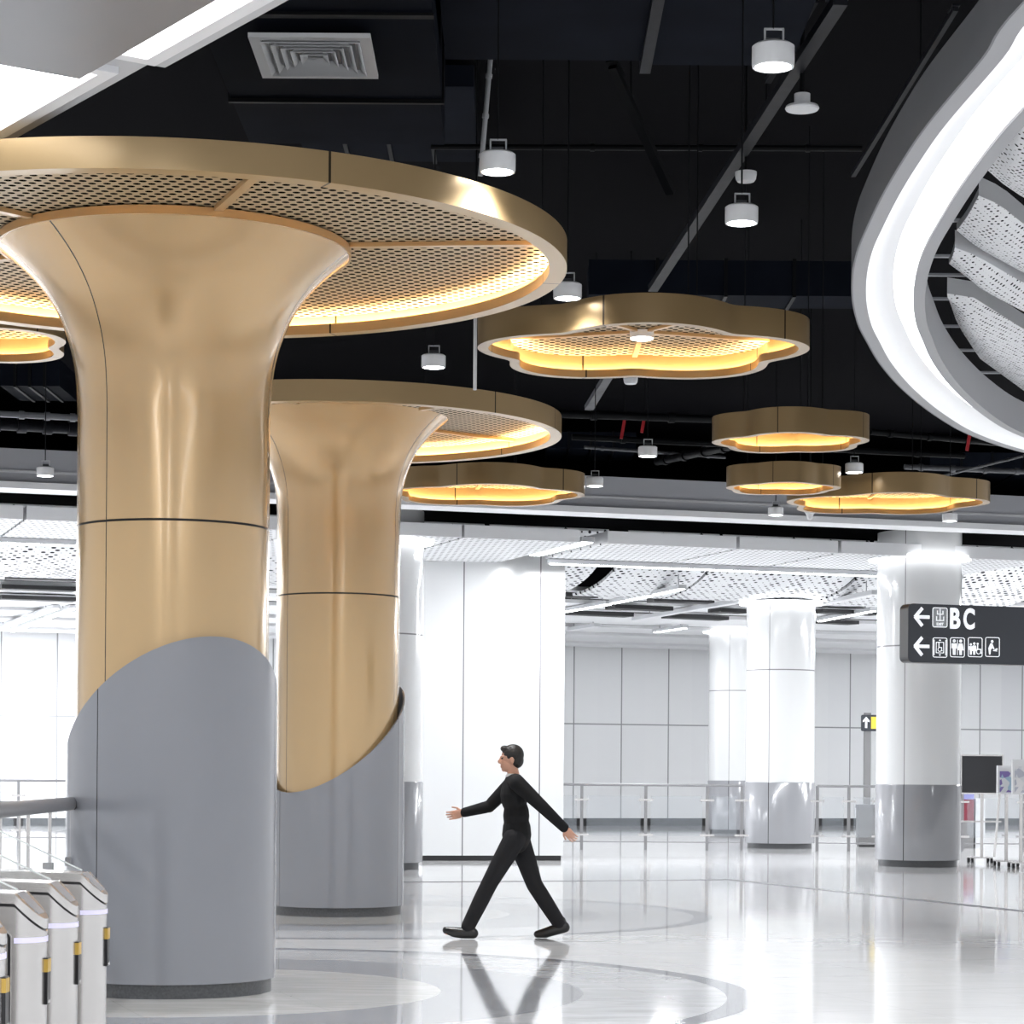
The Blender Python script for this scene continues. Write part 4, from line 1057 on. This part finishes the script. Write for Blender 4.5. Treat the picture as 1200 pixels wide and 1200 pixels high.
pr = thing('person', 'person in a black jacket and trousers striding left across the polished floor', 'person', (pp.x, pp.y, 0))
# local frame: the person faces -x, left side towards -y
hipz = .93
J = dict(pelvis=(.0, 0, .96), chest=(-.02, 0, 1.28), neck=(-.02, 0, 1.47), head=(-.055, 0, 1.635),
         shL=(.01, -.185, 1.415), elL=(.24, -.25, 1.20), wrL=(.44, -.235, 1.01),
         shR=(-.04, .185, 1.415), elR=(-.25, .235, 1.20), wrR=(-.49, .20, 1.14),
         hipL=(-.01, -.095, .92), knL=(-.24, -.10, .505), anL=(-.43, -.10, .115),
         hipR=(.02, .095, .92), knR=(.17, .10, .49), anR=(.40, .10, .135))
J = {k: Vector(v) for k, v in J.items()}
def head_parts():
    h = J['head']; mbs = []
    m1 = MB(); ell(m1, h + Vector((.012, 0, .022)), (.098, .076, .100)); ell(m1, h + Vector((-.030, 0, -.045)), (.062, .058, .075)); ell(m1, h + Vector((-.058, 0, -.092)), (.026, .03, .024)); mbs.append(m1)
    m2 = MB(); ell(m2, h + Vector((-.098, 0, -.022)), (.020, .013, .022)); ell(m2, h + Vector((-.088, 0, .0)), (.014, .010, .03)); mbs.append(m2)     # nose
    m3 = MB(); ell(m3, h + Vector((-.080, 0, -.062)), (.016, .024, .007)); ell(m3, h + Vector((-.079, 0, -.073)), (.015, .020, .007)); mbs.append(m3)  # lips
    for s_ in (-1, 1):
        m4 = MB(); ell(m4, h + Vector((.012, s_ * .078, -.012)), (.020, .010, .032)); mbs.append(m4)
        m4 = MB(); ell(m4, h + Vector((-.074, s_ * .032, .024)), (.018, .022, .008)); mbs.append(m4)                                             # brow
    return mbs
def hand(w, d, side, curl=.5):
    """w wrist, d forward direction of the hand, side: thumb direction"""
    d = d.normalized(); side = (side - d * side.dot(d)).normalized(); nrm = d.cross(side)
    out = []
    rot = Matrix((d, side, nrm)).transposed()
    m_ = MB(); ell(m_, w + d * .045, (.055, .044, .018), rot); out.append(m_)
    for i, L in enumerate((.072, .080, .074, .058)):
        o = (.034 - .0228 * i); b = w + d * .082 + side * o
        a1 = curl * .5; a2 = curl * 1.1; a3 = curl * 1.6
        p1 = b + (d * math.cos(a1) + nrm * math.sin(a1)) * L * .45
        p2 = p1 + (d * math.cos(a2) + nrm * math.sin(a2)) * L * .30
        p3 = p2 + (d * math.cos(a3) + nrm * math.sin(a3)) * L * .25
        out.append(limb([w + d * .05 + side * o, b, p1, p2, p3], [.009, .0088, .0080, .0074, .0064], 10, 2))
    t0 = w + d * .02 + side * .030
    out.append(limb([w + d * .02, t0, t0 + (d * .7 + side * .75 + nrm * .25) * .036, t0 + (d * 1.0 + side * .65 + nrm * .4) * .062], [.014, .012, .0098, .0078], 10, 2))
    return out
body = []
body += [limb([J['neck'] + Vector((0, 0, -.06)), J['neck'], J['head'] + Vector((.005, 0, -.05))], [.062, .054, .052])]
body += head_parts()
tb_ = MB(); ell(tb_, J['chest'] + Vector((0, 0, .03)), (.105, .155, .17)); ell(tb_, (0, 0, 1.12), (.092, .130, .16)); ell(tb_, J['pelvis'], (.108, .150, .13)); body.append(tb_)
sh = limb([J['shR'], J['chest'] + Vector((0, 0, .13)), J['shL']], [.058, .085, .058]); body.append(sh)
for s_ in 'LR':
    body.append(limb([J['sh' + s_], J['el' + s_], J['wr' + s_]], [.052, .040, .027]))
    body.append(limb([J['hip' + s_], J['hip' + s_].lerp(J['kn' + s_], .5), J['kn' + s_], J['kn' + s_].lerp(J['an' + s_], .35), J['an' + s_]], [.083, .072, .052, .053, .036]))
fl_ = Vector((-1, 0, .16)).normalized(); fr_ = Vector((-.84, 0, -.52)).normalized()
body.append(limb([J['anL'] + Vector((.03, 0, -.06)), J['anL'] + fl_ * .10 + Vector((0, 0, -.075)), J['anL'] + fl_ * .19 + Vector((0, 0, -.082))], [.036, .036, .026]))
body.append(limb([J['anR'] + Vector((.03, 0, -.03)), J['anR'] + fr_ * .09 + Vector((0, 0, -.03)), J['anR'] + Vector((-.165, 0, -.105))], [.036, .036, .024]))
body += hand(J['wrL'], J['wrL'] - J['elL'] + Vector((.0, 0, -.05)), Vector((-.5, .3, -.6)), .6)
body += hand(J['wrR'], J['wrR'] - J['elR'], Vector((0, -.2, 1)), .5)
me = remesh(body, .0042, 2); me.materials.append(M_skin); me.name = 'body'
bo = bpy.data.objects.new('body', me); COL.objects.link(bo); bo.parent = pr
def child(name, mbs, vox, m, par=pr, sm=2):
    me = remesh(mbs, vox, sm); me.materials.append(m); me.name = name
    o = bpy.data.objects.new(name, me); COL.objects.link(o); o.parent = par; return o
# jacket
jk = MB(); ell(jk, J['chest'] + Vector((0, 0, .03)), (.128, .180, .185)); ell(jk, (0, 0, 1.12), (.120, .158, .18)); ell(jk, (.005, 0, .95), (.135, .175, .14))
jm = [jk, limb([J['shR'] + Vector((0, 0, .003)), J['chest'] + Vector((0, 0, .135)), J['shL'] + Vector((0, 0, .003))], [.072, .096, .072])]
j2 = MB(); ell(j2, (.005, 0, .97), (.132, .172, .20)); jm.append(j2)
for s_ in 'LR':
    d = (J['wr' + s_] - J['el' + s_]).normalized()
    jm.append(limb([J['sh' + s_], J['sh' + s_].lerp(J['el' + s_], .5), J['el' + s_], J['wr' + s_] - d * .015], [.074, .066, .058, .045]))
child('jacket', jm, .008, M_cloth)
co = MB(); ell(co, J['neck'] + Vector((-.012, 0, .012)), (.070, .070, .034)); child('shirt_collar', [co], .006, M_shirt)
tm = []
tk = MB(); ell(tk, (.005, 0, .92), (.125, .168, .13)); tm.append(tk)
for s_ in 'LR':
    tm.append(limb([J['hip' + s_], J['hip' + s_].lerp(J['kn' + s_], .5), J['kn' + s_], J['kn' + s_].lerp(J['an' + s_], .4), J['an' + s_] + Vector((0, 0, .0))], [.104, .092, .076, .074, .064]))
child('trousers', tm, .008, M_trouser)
def shoe(an, d, heel, toe_z):
    pts = [an + heel, an + heel.lerp(Vector((d.x * .12, 0, heel.z)), .5), an + Vector((d.x * .12, 0, 0)), an + Vector((d.x * .20, 0, 0))]
    return pts
A_ = J['anL']; B_ = J['anR']
child('shoe', [limb([A_ + Vector((.045, 0, -.062)), A_ + Vector((-.06, 0, -.060)), A_ + Vector((-.13, 0, -.052)), A_ + Vector((-.20, 0, -.035))], [.050, .050, .047, .034]), limb([A_ + Vector((.01, 0, .02)), A_ + Vector((.01, 0, -.05))], [.050, .050])], .007, M_shoe)
child('shoe', [limb([B_ + Vector((.05, 0, -.035)), B_ + Vector((-.06, 0, -.065)), B_ + Vector((-.13, 0, -.088)), B_ + Vector((-.20, 0, -.100))], [.050, .050, .046, .034]), limb([B_ + Vector((.015, 0, .02)), B_ + Vector((.01, 0, -.04))], [.050, .050])], .007, M_shoe)
h = J['head']; hr = MB(); ell(hr, h + Vector((.022, 0, .040)), (.102, .084, .098)); ell(hr, h + Vector((.055, 0, -.01)), (.066, .076, .075)); ell(hr, h + Vector((-.055, 0, .095)), (.04, .055, .03))
child('hair', [hr], .006, M_hair)
ey = MB()
for s_ in (-1, 1): ell(ey, h + Vector((-.078, s_ * .032, .006)), (.010, .013, .008))
eo = ey.build('eyes', M_black, pr, smooth=True)

# ------------------------------------------------------------------ light
w = bpy.data.worlds.new('World'); S.world = w; w.use_nodes = True
w.node_tree.nodes['Background'].inputs[0].default_value = (.95, .97, 1, 1)
w.node_tree.nodes['Background'].inputs[1].default_value = .85
# unseen fill lights added outside the view, then the light of the visible tubes
for y in (2, 6, 10, 14, 18, 22, 26, 30, 33):
    for x in (-13, -10, -7, -4, -1, 2, 5, 8, 11, 14):
        if y < 11 or abs(x) > .235 * y + .6: spot('lamp_and_fill_spot', (x, y, 5.2), 120 if y < 11 else 340 if y < 27 else 420 if x > 0 else 220)  # unseen spots, added to brighten columns and floor
for u in range(-18, 25, 3):
    for v in (4.9, 12, 20, 27):
        q = hall(u, v, 5.0)
        if abs(q.x) > .225 * q.y + .8: area('linear_light_glow', q, .3, 3.0, 420 if q.x > 0 else 200, (0, 0, HALL), (.97, .985, 1))  # unseen area lights, added to brighten the far hall from the sides
for a, b, lab, lit in lin:
    if lit:
        p, q = PZ(a[0], a[1], 5.09), PZ(b[0], b[1], 5.09); d = q - p
        area('linear_light_glow', (p + q) / 2, d.length, .12, 42 * d.length, (0, 0, math.atan2(d.y, d.x)), (.97, .985, 1))
for u0, u1 in ((1.62, 9.55), (-14, -3.6)):
    area('linear_light_glow', (hall(u0, 2.84, 5.04) + hall(u1, 2.84, 5.04)) / 2, u1 - u0, .1, 60 * (u1 - u0), (0, 0, HALL), (.97, .985, 1))
area('linear_light_glow', hall(1.28, 1.3, 5.13), .18, 2.4, 120, (0, 0, HALL), (.97, .985, 1))
# long light lines of the concourse behind the camera
area('concourse_light_line', (-4.6, 1.5, 5.0), .35, 14, 260, (0, 0, 0))
area('concourse_light_line', (-1.6, -2.5, 5.2), .35, 10, 160, (0, 0, 0))
area('concourse_light_line', (2.6, 2.0, 5.0), .45, 14, 260, (0, 0, 0))

S.view_settings.view_transform = 'Standard'; S.view_settings.look = 'None'
S.view_settings.exposure = 0.24; S.view_settings.gamma = 1.0; S.view_settings.use_curve_mapping = False
S.cycles.max_bounces = 8; S.cycles.diffuse_bounces = 4; S.cycles.glossy_bounces = 4; S.cycles.transparent_max_bounces = 12
S.cycles.use_denoising = True
S.cycles.sample_clamp_indirect = 6.0; S.cycles.caustics_reflective = False; S.cycles.caustics_refractive = False
